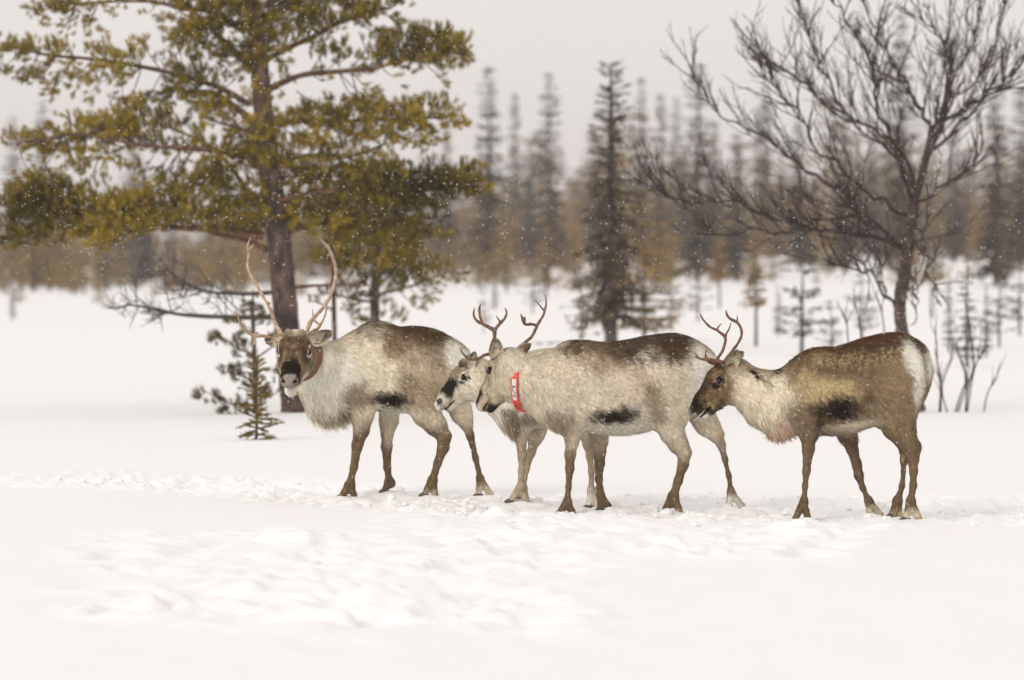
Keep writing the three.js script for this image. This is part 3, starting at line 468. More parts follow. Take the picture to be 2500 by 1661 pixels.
// the cow in the middle with the red collar
reindeer({
  label: 'light grey reindeer in the middle wearing a red collar with a number plate', dist: 34.2, px: 1530, feet: 1248, seed: 11, belly: 1060, base: [0.66, 0.58, 0.45],
  trunk: [[1236, 885, 975, 0.085, -0.05], [1250, 875, 985, 0.1, -0.04], [1272, 873, 995, 0.11, -0.03], [1295, 874, 1014, 0.13, -0.01], [1321, 862, 1036, 0.16, 0], [1351, 847, 1054, 0.2, 0.01], [1377, 832, 1060, 0.222, 0.02], [1400, 827, 1060, 0.237, 0.02], [1430, 828, 1059, 0.252, 0.03], [1471, 832, 1064, 0.268, 0.03], [1520, 828, 1066, 0.278, 0.04], [1577, 817, 1058, 0.275, 0.05], [1614, 812, 1045, 0.265, 0.06], [1652, 811, 1035, 0.255, 0.06], [1690, 822, 1015, 0.235, 0.06], [1718, 838, 990, 0.2, 0.06], [1738, 855, 960, 0.15, 0.06], [1752, 878, 925, 0.08, 0.06]],
  legs: [
    { p: [[1395, 985, 38], [1394, 1030, 27], [1397, 1076, 20.5], [1392, 1110, 17], [1391, 1144, 14], [1388, 1189, 10.5], [1385, 1225, 11.5]], toe: [1354, 1260], heel: [1398, 1256], z: [0.13, 0.15] },
    { p: [[1462, 1010, 34], [1461, 1076, 20.5], [1464, 1105, 18.5], [1464, 1133, 16], [1462, 1170, 12.5], [1466, 1208, 10.5]], toe: [1457, 1250], heel: [1485, 1240], z: [-0.09, -0.11] },
    { p: [[1625, 945, 72], [1632, 1001, 50], [1634, 1031, 38], [1641, 1056, 33], [1656, 1084, 28], [1671, 1106, 21], [1668, 1135, 16.5], [1656, 1174, 14], [1644, 1212, 14.5]], toe: [1612, 1254], heel: [1660, 1256], z: [0.14, 0.16] },
    { p: [[1700, 990, 45], [1725, 1035, 28], [1748, 1061, 22], [1761, 1086, 14], [1770, 1121, 10.5], [1779, 1160, 9.5], [1785, 1200, 11]], toe: [1770, 1244], heel: [1812, 1242], z: [-0.03, -0.08], pale: 1 }],
  neck: [[1300, 935, -0.01, 0.14], [1262, 925, -0.05, 0.11]],
  head: {
    at: [1224, 910], z: -0.08, scale: 1.08, f: [-0.45, -0.74, -0.5], u: [-0.45, 0.66, -0.6],
    ears: [{ at: [-0.085, 0.03, -0.07], dir: [-0.05, 0.95, 0.3], open: [0.1, -0.2, 1], len: 0.12, wid: 0.045, back: C_.grey }, { at: [-0.085, 0.03, 0.07], dir: [0.75, 0.62, -0.2], open: [-0.3, 0.2, -0.9], len: 0.12, wid: 0.036, back: C_.leg }],
    paint: (a, b, r, n) => {
      let c = mix3(C_.cream, C_.grey, clamp(0.35 + n, 0, 1));
      c = mix3(c, C_.grey, 0.7 * sstep(-0.02, -0.09, a) * sstep(0.0, 0.05, b + n * 0.03));
      c = mix3(c, C_.dark, 0.95 * sstep(0.045, 0.02, r + n * 0.04 - 0.03 * sstep(0.12, 0.2, a)) * sstep(0.05, 0.09, a) * sstep(-0.03, 0.0, b));
      c = mix3(c, C_.dark, 0.8 * sstep(0.19, 0.215, a + n * 0.03) * sstep(-0.03, -0.01, b));
      c = mix3(c, C_.gold, 0.5 * sstep(0.13, 0.17, a) * sstep(-0.02, -0.05, b));
      c = mix3(c, C_.black, 0.95 * sstep(-0.06, -0.075, b) * sstep(0.14, 0.18, a) + 0.9 * sstep(0.01, 0.004, Math.abs(b + 0.056)) * sstep(0.14, 0.18, a));
      const eye = Math.hypot(a, (b - 0.012) * 1.1, r - 0.075); c = mix3(c, C_.gold, 0.5 * sstep(0.038, 0.032, eye)); return mix3(c, C_.black, sstep(0.026, 0.023, eye));
    },
  },
  paint: [
    e2(1370, 900, 80, 60, 0.3, C_.grey, 0.3, 0.8), e2(1440, 850, 60, 32, 0.1, C_.tan, 0.8, 0.8), e2(1560, 838, 160, 42, -0.06, C_.brown, 0.95, 0.8), e2(1480, 885, 70, 24, 0.05, C_.tan, 0.65, 0.9), e2(1520, 872, 45, 18, 0, C_.dark, 0.6, 0.8), e2(1610, 862, 60, 30, -0.1, C_.dark, 0.5, 0.9), e2(1650, 845, 45, 46, 0.5, C_.brown, 0.85, 0.7), e2(1550, 930, 70, 45, 0.1, C_.grey, 0.45, 0.9), e2(1580, 935, 20, 28, 0, C_.tan, 0.35, 0.8),
    e2(1640, 985, 40, 55, -0.5, C_.cream, 0.6), e2(1598, 985, 24, 50, -0.25, C_.leg, 0.7, 0.7), e2(1478, 1020, 50, 20, 0.05, C_.dark, 0.9, 0.8), e2(1512, 1012, 40, 20, -0.25, C_.dark, 0.85, 0.9), e2(1492, 1018, 46, 14, -0.08, C_.dark, 0.9, 0.5), e2(1505, 1048, 75, 15, -0.04, C_.white, 0.75, 0.3), e2(1365, 1025, 30, 22, 0.5, C_.leg, 0.65, 0.7), e2(1388, 1040, 26, 40, 0, C_.leg, 0.6, 0.6), e2(1340, 1040, 26, 18, 0.4, C_.pink, 0.4, 0.5),
    { leg: 1085, soft: 45, c: C_.leg, from: 1340 }, e2(1408, 1075, 14, 44, -0.1, C_.cream, 0.6, 0.4), e2(1660, 1080, 16, 50, -0.5, C_.cream, 0.55, 0.4), e2(1462, 1060, 30, 44, 0, C_.grey, 0.7, 0.5, { z: -1 }), e2(1715, 1040, 40, 30, 0.5, C_.cream, 0.9, 0.3, { z: -1, z0: 0.05 }), e2(1755, 1058, 7, 16, -0.2, C_.gold, 1, 0.1),
    e2(1720, 890, 34, 60, -0.25, C_.white, 1, 0.25), e2(1705, 960, 34, 60, 0.1, C_.white, 0.8, 0.3), e2(1728, 848, 30, 8, 0.6, C_.tan, 0.75, 0.4), e2(1785, 1232, 34, 26, 0, C_.white, 0.9, 0.3), e2(1650, 1252, 26, 8, 0, C_.cream, 0.7, 0.3)],
  mane: [{ x: 1335, y: 1040, rx: 45, ry: 30, len: 0.06, dx: 0.2 }, { x: 1310, y: 980, rx: 45, ry: 60, len: 0.05, dx: 0.2 }, { x: 1500, y: 1062, rx: 95, ry: 14, len: 0.05, dx: 0.6 }],
  noFur: (v, L) => { const d = v.clone().sub(L(1277, 944, -0.03)); return Math.abs(d.x * 0.91 + d.z * 0.36) < 0.02 && d.y < 0.11 && d.length() < 0.22; },
  az: [1050, 710, 4.75], antler: [[0.2, 0.105, 0.055], [0.1, 0.05, 0.028]],
  antlers: [
    [[[735, 790, -0.03, 22], [716, 740, -0.02, 25], [712, 680, -0.02, 21], [730, 600, -0.02, 21], [748, 520, -0.02, 23], [740, 458, -0.02, 28], [690, 428, -0.01, 22], [620, 392, 0.0, 20], [565, 365, 0.01, 18], [520, 318, 0.02, 16], [504, 262, 0.02, 13], [516, 198, 0.02, 5]], [[612, 390, 0.0, 20], [592, 340, -0.02, 17], [574, 270, -0.03, 16], [572, 200, -0.03, 15], [586, 158, -0.03, 7]], [[742, 470, -0.02, 24], [770, 428, -0.03, 22], [822, 370, -0.04, 18], [872, 310, -0.05, 15], [888, 250, -0.05, 12], [868, 200, -0.05, 5]], [[812, 368, -0.04, 14], [796, 335, -0.02, 10], [764, 292, 0, 4]],
      [[730, 760, -0.02, 24], [690, 738, 0.0, 20], [640, 746, 0.03, 19], [560, 786, 0.07, 18], [480, 800, 0.1, 17], [410, 762, 0.13, 12], [365, 706, 0.15, 9], [348, 660, 0.16, 4]], [[640, 742, 0.03, 12], [612, 745, 0.04, 12], [600, 752, 0.05, 5]]],
    [[[985, 690, -0.16, 18], [1020, 662, -0.18, 19], [1090, 610, -0.2, 19], [1180, 530, -0.24, 19], [1228, 440, -0.27, 19], [1248, 392, -0.28, 19], [1292, 325, -0.3, 15], [1326, 245, -0.32, 14], [1346, 150, -0.33, 11], [1338, 38, -0.33, 5]], [[1322, 232, -0.32, 13], [1275, 175, -0.3, 9], [1218, 110, -0.28, 4]], [[1240, 400, -0.28, 18], [1170, 388, -0.25, 17], [1098, 388, -0.22, 18], [1078, 335, -0.21, 20], [1062, 300, -0.2, 14], [1048, 268, -0.2, 5]], [[1098, 385, -0.22, 14], [1098, 335, -0.22, 14], [1100, 298, -0.22, 6]]]],
  extra: (root, L) => {
    const c = thingPart('collar', root), C0 = L(1277, 944, -0.03), a = V(0.003, 0.15, 0.0), b = V(-0.052, 0.012, 0.132), w = V(0.036, -0.002, 0.016);
    part('strap', band(C0, a, b, w, 0.004), RED, c);
    part('wide_strap', band(C0, a, b, w.clone().multiplyScalar(1.2), 0.005, 0.14, 0.44, 30, 0.002), RED, c);
    const cv = document.createElement('canvas'); cv.width = 96; cv.height = 256; const x = cv.getContext('2d');
    x.fillStyle = '#c9c4bf'; x.fillRect(0, 0, 96, 256); x.strokeStyle = '#15120f'; x.lineWidth = 13; x.lineJoin = 'round';
    const S = (pts) => { x.beginPath(); pts.forEach(([px, py], i) => i ? x.lineTo(px, py) : x.moveTo(px, py)); x.stroke(); };
    S([[74, 104], [76, 90], [24, 84], [24, 138]]); S([[20, 136], [48, 150], [72, 172], [70, 206], [18, 198], [18, 186]]); S([[30, 88], [34, 140]]);
    const tex = new THREE.CanvasTexture(cv); tex.colorSpace = THREE.SRGBColorSpace; tex.flipY = false;
    part('number_plate', band(C0, a, b, w.clone().multiplyScalar(0.72), 0.004, 0.215, 0.345, 16, 0.007), new THREE.MeshStandardMaterial({ map: tex, roughness: 0.4 }), c);
    const cv2 = document.createElement('canvas'); cv2.width = 96; cv2.height = 96; const y = cv2.getContext('2d'); y.fillStyle = '#a8482c'; y.fillRect(0, 0, 96, 96); y.strokeStyle = '#1b1512'; y.lineWidth = 15; y.beginPath(); y.moveTo(10, 26); y.lineTo(56, 34); y.lineTo(84, 76); y.stroke();
    const t2 = new THREE.CanvasTexture(cv2); t2.colorSpace = THREE.SRGBColorSpace; t2.flipY = false;
    part('buckle_plate', band(C0, a, b, w.clone().multiplyScalar(0.8), 0.003, 0.38, 0.43, 8, 0.007), new THREE.MeshStandardMaterial({ map: t2, roughness: 0.5 }), c);
  },
});

// the young one behind it
reindeer({
  label: 'pale reindeer mostly hidden behind the red-collared one, only its head, chest and legs showing', dist: 35.0, px: 1300, feet: 1230, seed: 23, belly: 1045, base: [0.7, 0.62, 0.48],
  trunk: [[1160, 895, 975, 0.07, 0.03], [1190, 888, 1002, 0.1, 0.03], [1215, 884, 1036, 0.125, 0.04], [1245, 874, 1056, 0.16, 0.06], [1285, 858, 1052, 0.19, 0.1], [1330, 848, 1048, 0.21, 0.15], [1380, 848, 1046, 0.22, 0.2], [1430, 856, 1036, 0.21, 0.26], [1462, 880, 1010, 0.16, 0.29], [1480, 905, 975, 0.09, 0.3]],
  legs: [
    { p: [[1262, 1005, 38], [1268, 1040, 25], [1271, 1065, 19.5], [1275, 1114, 14], [1273, 1151, 11], [1270, 1190, 11.5]], toe: [1236, 1229], heel: [1284, 1229], z: [0.1, 0.12] },
    { p: [[1322, 1015, 34], [1309, 1061, 20], [1297, 1105, 14], [1285, 1144, 11], [1278, 1190, 10]], toe: [1262, 1222], heel: [1284, 1222], z: [-0.08, -0.1] },
    { p: [[1445, 980, 45], [1430, 1050, 20], [1433, 1085, 13.5], [1440, 1115, 12], [1444, 1150, 11], [1444, 1195, 10.5]], toe: [1428, 1243], heel: [1458, 1241], z: [0.36, 0.38], pale: 1 },
    { p: [[1470, 980, 40], [1462, 1050, 18], [1464, 1100, 13], [1464, 1190, 10]], toe: [1455, 1232], heel: [1476, 1232], z: [0.16, 0.12] }],
  neck: [[1215, 955, 0.05, 0.13], [1175, 935, 0.05, 0.1]],
  head: {
    at: [1131, 925], z: 0.08, scale: 0.93, f: [-0.68, -0.68, 0.2], u: [-0.72, 0.72, 0.1],
    ears: [{ at: [-0.085, 0.02, -0.06], dir: [0.22, 0.97, 0.05], open: [-0.25, 0.05, 1], len: 0.1, wid: 0.034, back: C_.grey }, { at: [-0.085, 0.02, 0.06], dir: [0.2, 0.9, -0.5], open: [-0.4, 0, 0.8], len: 0.09, wid: 0.03, back: C_.grey }],
    paint: (a, b, r, n) => {
      let c = mix3(C_.cream, C_.white, clamp(0.3 + n, 0, 1));
      c = mix3(c, C_.tan, 0.85 * sstep(0.022, 0.05, b + n * 0.04) * sstep(0.09, 0.03, a));
      c = mix3(c, C_.dark, 0.9 * sstep(0.045, 0.03, Math.hypot(a + 0.06, (b - 0.08) * 0.8, (r - 0.03) * 0.6) + n * 0.02));
      c = mix3(c, C_.brown, 0.6 * sstep(-0.03, 0.02, b + n * 0.06) * sstep(0.03, 0.08, a + n * 0.05) * sstep(0.21, 0.17, a)); c = mix3(c, C_.black, 0.95 * sstep(-0.002, 0.03, b + n * 0.06 + 0.03 * sstep(0.05, 0.14, a) + 0.012 * sstep(0.1, 0.17, a)) * sstep(0.04, 0.09, a + n * 0.05) * sstep(0.195, 0.16, a + n * 0.04));
      c = mix3(c, [0.3, 0.28, 0.26], 0.9 * sstep(0.215, 0.235, a + n * 0.02)); c = mix3(c, C_.black, 0.9 * sstep(0.026, 0.016, Math.hypot(a - 0.228, b - 0.008, r - 0.036)));
      c = mix3(c, C_.white, 0.7 * sstep(0.245, 0.26, a + n * 0.05)); c = mix3(c, C_.dark, 0.9 * sstep(0.01, 0.004, Math.abs(b + 0.056)) * sstep(0.14, 0.17, a));
      const eye = Math.hypot(a, (b - 0.012) * 1.1, r - 0.075); c = mix3(c, C_.dark, 0.8 * sstep(0.02, 0.012, Math.hypot((a - 0.032) * 0.6, b + 0.002, 0))); c = mix3(c, C_.white, sstep(0.038, 0.032, eye)); return mix3(c, C_.black, sstep(0.027, 0.024, eye));
    },
  },
  paint: [e2(1235, 1000, 70, 70, 0, C_.white, 0.7, 0.3), e2(1247, 1018, 24, 34, -0.3, C_.leg, 0.85, 0.6), e2(1292, 1020, 32, 26, 0.2, C_.leg, 0.7, 0.6), { leg: 1070, soft: 30, c: C_.grey, from: 1245 }, e2(1255, 1080, 8, 70, -0.08, C_.leg, 0.8, 0.4), e2(1440, 1225, 34, 26, 0, C_.white, 0.8, 0.3), e2(1262, 1215, 40, 16, 0, C_.cream, 0.5, 0.4)],
  mane: [{ x: 1215, y: 1035, rx: 55, ry: 32, len: 0.1, dx: 0.35 }, { x: 1180, y: 985, rx: 45, ry: 40, len: 0.05, dx: 0.3 }],
  az: [1050, 710, 4.75], antler: [[0.12, 0.07, 0.04], [0.05, 0.03, 0.02]], antlers: [], furCount: 34000,
});

// the brown one on the right
reindeer({
  label: 'brown reindeer on the right with white rump and small reddish antlers', dist: 33.4, px: 2080, feet: 1264, seed: 37, belly: 1062, base: [0.235, 0.17, 0.1],
  trunk: [[1800, 915, 992, 0.06, -0.12], [1812, 902, 1010, 0.088, -0.12], [1826, 897, 1030, 0.105, -0.11], [1850, 901, 1048, 0.125, -0.1], [1883, 902, 1062, 0.15, -0.08], [1911, 893, 1066, 0.18, -0.06], [1936, 873, 1062, 0.2, -0.04], [1954, 860, 1060, 0.215, -0.03], [1979, 848, 1062, 0.23, -0.02], [2008, 844, 1066, 0.242, 0], [2036, 844, 1066, 0.25, 0.02], [2069, 835, 1062, 0.257, 0.04], [2104, 823, 1054, 0.257, 0.07], [2140, 814, 1042, 0.252, 0.1], [2172, 809, 1030, 0.245, 0.12], [2204, 810, 1022, 0.232, 0.13], [2233, 822, 1005, 0.21, 0.13], [2254, 837, 982, 0.165, 0.13], [2267, 855, 955, 0.115, 0.13], [2275, 882, 925, 0.06, 0.13]],
  legs: [
    { p: [[1962, 1000, 42], [1970, 1030, 32], [1974, 1061, 24], [1974, 1097, 18.5], [1969, 1151, 13], [1966, 1186, 10.5], [1963, 1222, 11]], toe: [1930, 1277], heel: [1972, 1268], z: [0.1, 0.1] },
    { p: [[2060, 1030, 32], [2069, 1061, 22], [2081, 1097, 18], [2092, 1133, 15.5], [2097, 1161, 15], [2106, 1190, 10.5], [2121, 1222, 11.5]], toe: [2116, 1266], heel: [2150, 1264], z: [-0.12, -0.14], pale: 1 },
    { p: [[2185, 930, 78], [2182, 1000, 55], [2191, 1044, 37], [2209, 1070, 31], [2226, 1094, 27], [2229, 1120, 18.5], [2231, 1151, 13.5], [2230, 1186, 12], [2224, 1222, 12.5]], toe: [2202, 1273], heel: [2244, 1272], z: [0.18, 0.27], pale: 1 },
    { p: [[2205, 985, 42], [2210, 1060, 25], [2208, 1094, 17], [2207, 1125, 12.5], [2206, 1151, 9.5], [2203, 1186, 10.5], [2192, 1222, 13]], toe: [2168, 1265], heel: [2196, 1265], z: [0.06, -0.02], pale: 1 }],
  neck: [[1860, 970, -0.09, 0.13], [1815, 945, -0.12, 0.105]],
  head: {
    at: [1757, 931], z: -0.13, scale: 1.0, f: [-0.67, -0.74, 0.06], u: [-0.74, 0.67, 0.05],
    ears: [{ at: [-0.1, 0.025, -0.062], dir: [0.4, 0.86, 0.3], open: [0.3, 0.1, 1], len: 0.115, wid: 0.042, back: C_.cream }, { at: [-0.1, 0.03, 0.05], dir: [0.8, 0.58, -0.25], open: [0.2, 0.2, 1], len: 0.125, wid: 0.036, back: C_.grey }],
    paint: (a, b, r, n) => {
      let c = mix3(C_.brown, C_.tan, clamp(0.45 + n * 1.6, 0, 1));
      c = mix3(c, C_.cream, 0.9 * sstep(-0.03, -0.1, a + n * 0.06 - 0.25 * sstep(-0.03, -0.12, b) * 0.4) * sstep(0.05, 0.0, b)); c = mix3(c, C_.gold, 0.6 * sstep(0.12, 0.03, a + n * 0.06) * sstep(-0.07, -0.11, b));
      c = mix3(c, C_.dark, 0.75 * sstep(0.012, 0.03, b + n * 0.04) * sstep(0.06, 0.1, a)); c = mix3(c, C_.black, 0.85 * sstep(0.165, 0.19, a + n * 0.03) * sstep(-0.05, -0.03, b));
      c = mix3(c, C_.gold, 0.6 * sstep(0.03, 0.015, Math.hypot(a - 0.15, b + 0.05))); c = mix3(c, [0.3, 0.25, 0.2], 0.8 * sstep(0.235, 0.25, a + n * 0.02));
      c = mix3(c, C_.dark, 0.8 * sstep(0.045, 0.03, Math.hypot(a + 0.07, (b - 0.06) * 0.8, (r - 0.03) * 0.5) + n * 0.02)); c = mix3(c, C_.white, 0.9 * sstep(-0.036, -0.046, b) * sstep(-0.1, -0.085, b) * sstep(0.19, 0.21, a));
      c = mix3(c, C_.black, 0.95 * sstep(0.009, 0.005, Math.abs(b + 0.056)) * sstep(0.14, 0.165, a) + 0.8 * sstep(0.024, 0.014, Math.hypot(a - 0.168, b + 0.065)) + sstep(0.016, 0.009, Math.hypot(a - 0.24, b + 0.004, r - 0.034)));
      const eye = Math.hypot(a, (b - 0.012) * 1.1, r - 0.075); c = mix3(c, C_.black, 0.9 * sstep(0.022, 0.014, Math.hypot((a - 0.036) * 0.7, b - 0.008, 0))); c = mix3(c, C_.grey, 0.6 * sstep(0.031, 0.028, eye)); return mix3(c, C_.black, sstep(0.027, 0.024, eye));
    },
  },
  paint: [
    e2(1850, 960, 75, 90, 0.2, C_.cream, 0.95, 0.5), e2(1900, 1000, 60, 80, 0, C_.cream, 0.7, 0.6), e2(1860, 900, 80, 14, 0.05, C_.tan, 0.7, 0.5), e2(1838, 912, 24, 4.5, 0.7, C_.black, 1, 0.4), e2(1852, 926, 18, 4, 0.6, C_.black, 0.9, 0.4), e2(1892, 911, 15, 4.5, -0.4, C_.black, 0.9, 0.5), e2(1902, 900, 12, 4, -0.5, C_.black, 0.8, 0.5), e2(1878, 932, 4, 14, -0.4, C_.black, 0.7, 0.5),
    e2(2000, 870, 75, 30, -0.1, C_.brown, 0.9, 0.7), e2(2130, 850, 130, 42, -0.2, C_.brown, 0.95, 0.7), e2(2140, 822, 130, 16, -0.18, C_.rust, 0.8, 0.5), e2(1995, 850, 60, 12, -0.1, C_.rust, 0.7, 0.5), e2(1970, 910, 40, 40, 0.2, C_.tan, 0.7, 0.8), e2(2060, 905, 110, 24, 0, C_.brown, 0.45, 1.2), ...[...Array(15).keys()].map((i) => e2(1985 + i * 15 + (i * 37 % 9), 880 - i * 1.2 + (i * 23 % 11), 4.5, 15 + (i * 17 % 8), 0.15, C_.gold, 0.55, 0.8)), ...[...Array(8).keys()].map((i) => e2(1955 + i * 17, 925 + (i * 29 % 30), 6, 30, 0.12, C_.gold, 0.5, 0.8)), e2(1985, 970, 40, 50, -0.3, C_.gold, 0.62, 0.8), e2(2040, 940, 55, 26, 0.1, C_.gold, 0.45, 1.2), e2(2130, 930, 45, 50, 0.3, C_.leg, 0.7, 0.8), e2(2120, 968, 16, 12, 0, C_.dark, 0.7, 0.6),
    e2(2190, 960, 60, 80, 0.1, C_.tan, 0.6, 0.7), e2(1955, 1015, 40, 32, 0.4, C_.leg, 0.9, 0.5), e2(2040, 997, 54, 32, -0.15, C_.dark, 0.97, 0.7), e2(2062, 1006, 40, 22, -0.1, C_.black, 0.7, 0.6), e2(1998, 1020, 12, 40, 0, C_.dark, 0.8, 0.5), e2(2075, 1042, 75, 15, -0.16, C_.cream, 0.9, 0.35), e2(2000, 1062, 20, 12, 0, C_.dark, 0.6, 0.5),
    { leg: 1055, soft: 30, c: C_.leg, from: 1935 }, { leg: 1130, soft: 20, c: C_.leg }, e2(1905, 1052, 35, 28, 0.3, C_.pink, 0.75, 0.5),
    e2(2225, 875, 22, 44, -0.4, C_.white, 1, 0.25), e2(2240, 935, 14, 60, 0.05, C_.white, 0.85, 0.4), e2(2266, 880, 14, 46, 0, C_.white, 1, 0.2), e2(2240, 840, 28, 9, 0.75, C_.brown, 0.9, 0.3), e2(2255, 885, 5, 32, -0.2, C_.brown, 0.8, 0.3), e2(2205, 1117, 4, 7, 0, C_.gold, 1, 0.1),
    e2(2220, 1262, 60, 18, 0, C_.gold, 0.6, 0.4), e2(2226, 1256, 30, 14, 0, C_.cream, 0.8, 0.3), e2(2132, 1252, 30, 20, 0, C_.cream, 0.75, 0.4)],
  mane: [{ x: 1895, y: 1055, rx: 48, ry: 30, len: 0.1, dx: -0.05 }, { x: 1845, y: 1020, rx: 45, ry: 35, len: 0.06, dx: 0.3 }, { x: 2060, y: 1062, rx: 80, ry: 14, len: 0.05, dx: 0.6 }],
  az: [1660, 740, 4.9], antler: [[0.2, 0.085, 0.04], [0.1, 0.042, 0.024]],
  antlers: [
    [[[520, 730, -0.08, 24], [545, 680, -0.08, 20], [600, 610, -0.07, 17], [655, 540, -0.06, 16], [705, 465, -0.05, 16], [738, 390, -0.05, 16], [732, 310, -0.05, 17], [695, 245, -0.05, 17], [655, 215, -0.06, 20], [605, 190, -0.07, 17], [565, 145, -0.08, 16], [552, 85, -0.09, 5]], [[680, 225, -0.05, 14], [686, 190, -0.05, 9], [687, 148, -0.05, 4]],
      [[520, 735, -0.07, 26], [470, 702, -0.05, 22], [400, 692, -0.03, 21], [330, 672, -0.01, 22], [265, 672, 0.0, 16], [210, 654, 0.0, 13], [170, 640, 0.0, 7]], [[325, 672, -0.01, 18], [308, 622, 0.0, 10], [315, 565, 0.01, 4]], [[220, 655, 0, 11], [195, 620, 0.01, 8], [176, 582, 0.01, 4]], [[330, 690, -0.02, 16], [360, 715, -0.04, 16], [420, 735, -0.06, 16]]],
    [[[420, 720, -0.17, 20], [450, 665, -0.18, 18], [500, 590, -0.19, 17], [535, 510, -0.2, 17], [545, 420, -0.2, 20], [525, 390, -0.2, 18], [460, 335, -0.19, 16], [372, 292, -0.18, 15], [308, 235, -0.18, 13], [265, 175, -0.18, 12], [246, 128, -0.18, 5]], [[445, 325, -0.19, 14], [465, 280, -0.2, 9], [500, 248, -0.21, 4]], [[545, 410, -0.2, 18], [556, 370, -0.21, 14], [588, 310, -0.22, 10], [616, 238, -0.23, 4]]]],
});
// ---------------------------------------------------------------- trees
const vcol = (geo, fn) => { const p = geo.attributes.position, a = new Float32Array(p.count * 3), v = V(); for (let i = 0; i < p.count; i++) a.set(fn(v.fromBufferAttribute(p, i)), i * 3); geo.setAttribute('color', new THREE.BufferAttribute(a, 3)); return geo; };
const BARK = new THREE.MeshStandardMaterial({ color: 0xffffff, roughness: 0.95, vertexColors: true });
const NEEDLE = new THREE.MeshPhysicalMaterial({ color: 0xffffff, roughness: 1, specularIntensity: 0.3 });
const LEAFY = new THREE.MeshStandardMaterial({ color: 0xffffff, roughness: 0.8, vertexColors: true });
const pineBark = (red) => (v) => { const n = fbm(v.x * 16, v.y * 5, v.z * 16, 3), m = noise(v.x * 50, v.y * 22, v.z * 50); return mix3(mix3([0.03, 0.02, 0.018], [0.135, 0.084, 0.066], clamp(0.42 + n * 2.4 + m * 0.5, 0, 1)), [0.22, 0.085, 0.04], red(v) * clamp(0.6 + n, 0, 1)); };
// a shoot of needles along +z, one unit long
function shoot(count, spread, w, len, s) {
  const s0 = seed; seed = s; const pos = [], nor = [];
  for (let i = 0; i < count; i++) {
    const z = rr(0, 0.62), an = rr(0, 6.283), k = spread * rr(0.6, 1.15), l = len * rr(0.75, 1.1), dx = Math.cos(an) * k, dy = Math.sin(an) * k, dz = Math.sqrt(Math.max(0.05, 1 - k * k)), ca = rr(0, 6.283), px = Math.cos(ca) * w, py = Math.sin(ca) * w;
    pos.push(-px, -py, z, px, py, z, dx * l, dy * l, z + dz * l); for (let q = 0; q < 3; q++) nor.push(dx * 0.7, dy * 0.7 + 0.4, dz * 0.4);
  }
  seed = s0; const g = new THREE.BufferGeometry(); g.setAttribute('position', new THREE.Float32BufferAttribute(pos, 3)); return g;
}
const PINE_SHOOT = shoot(40, 0.8, 0.028, 0.55, 5), SPRUCE_SHOOT = shoot(40, 0.9, 0.035, 0.2, 6);
const aim = new THREE.Quaternion(), ZAX = V(0, 0, 1);
function placeShoot(list, p, dir, len, c, fat = 1) { aim.setFromUnitVectors(ZAX, dir); list.push({ m: new THREE.Matrix4().compose(p, aim, V(len * fat, len * fat, len)), c }); }

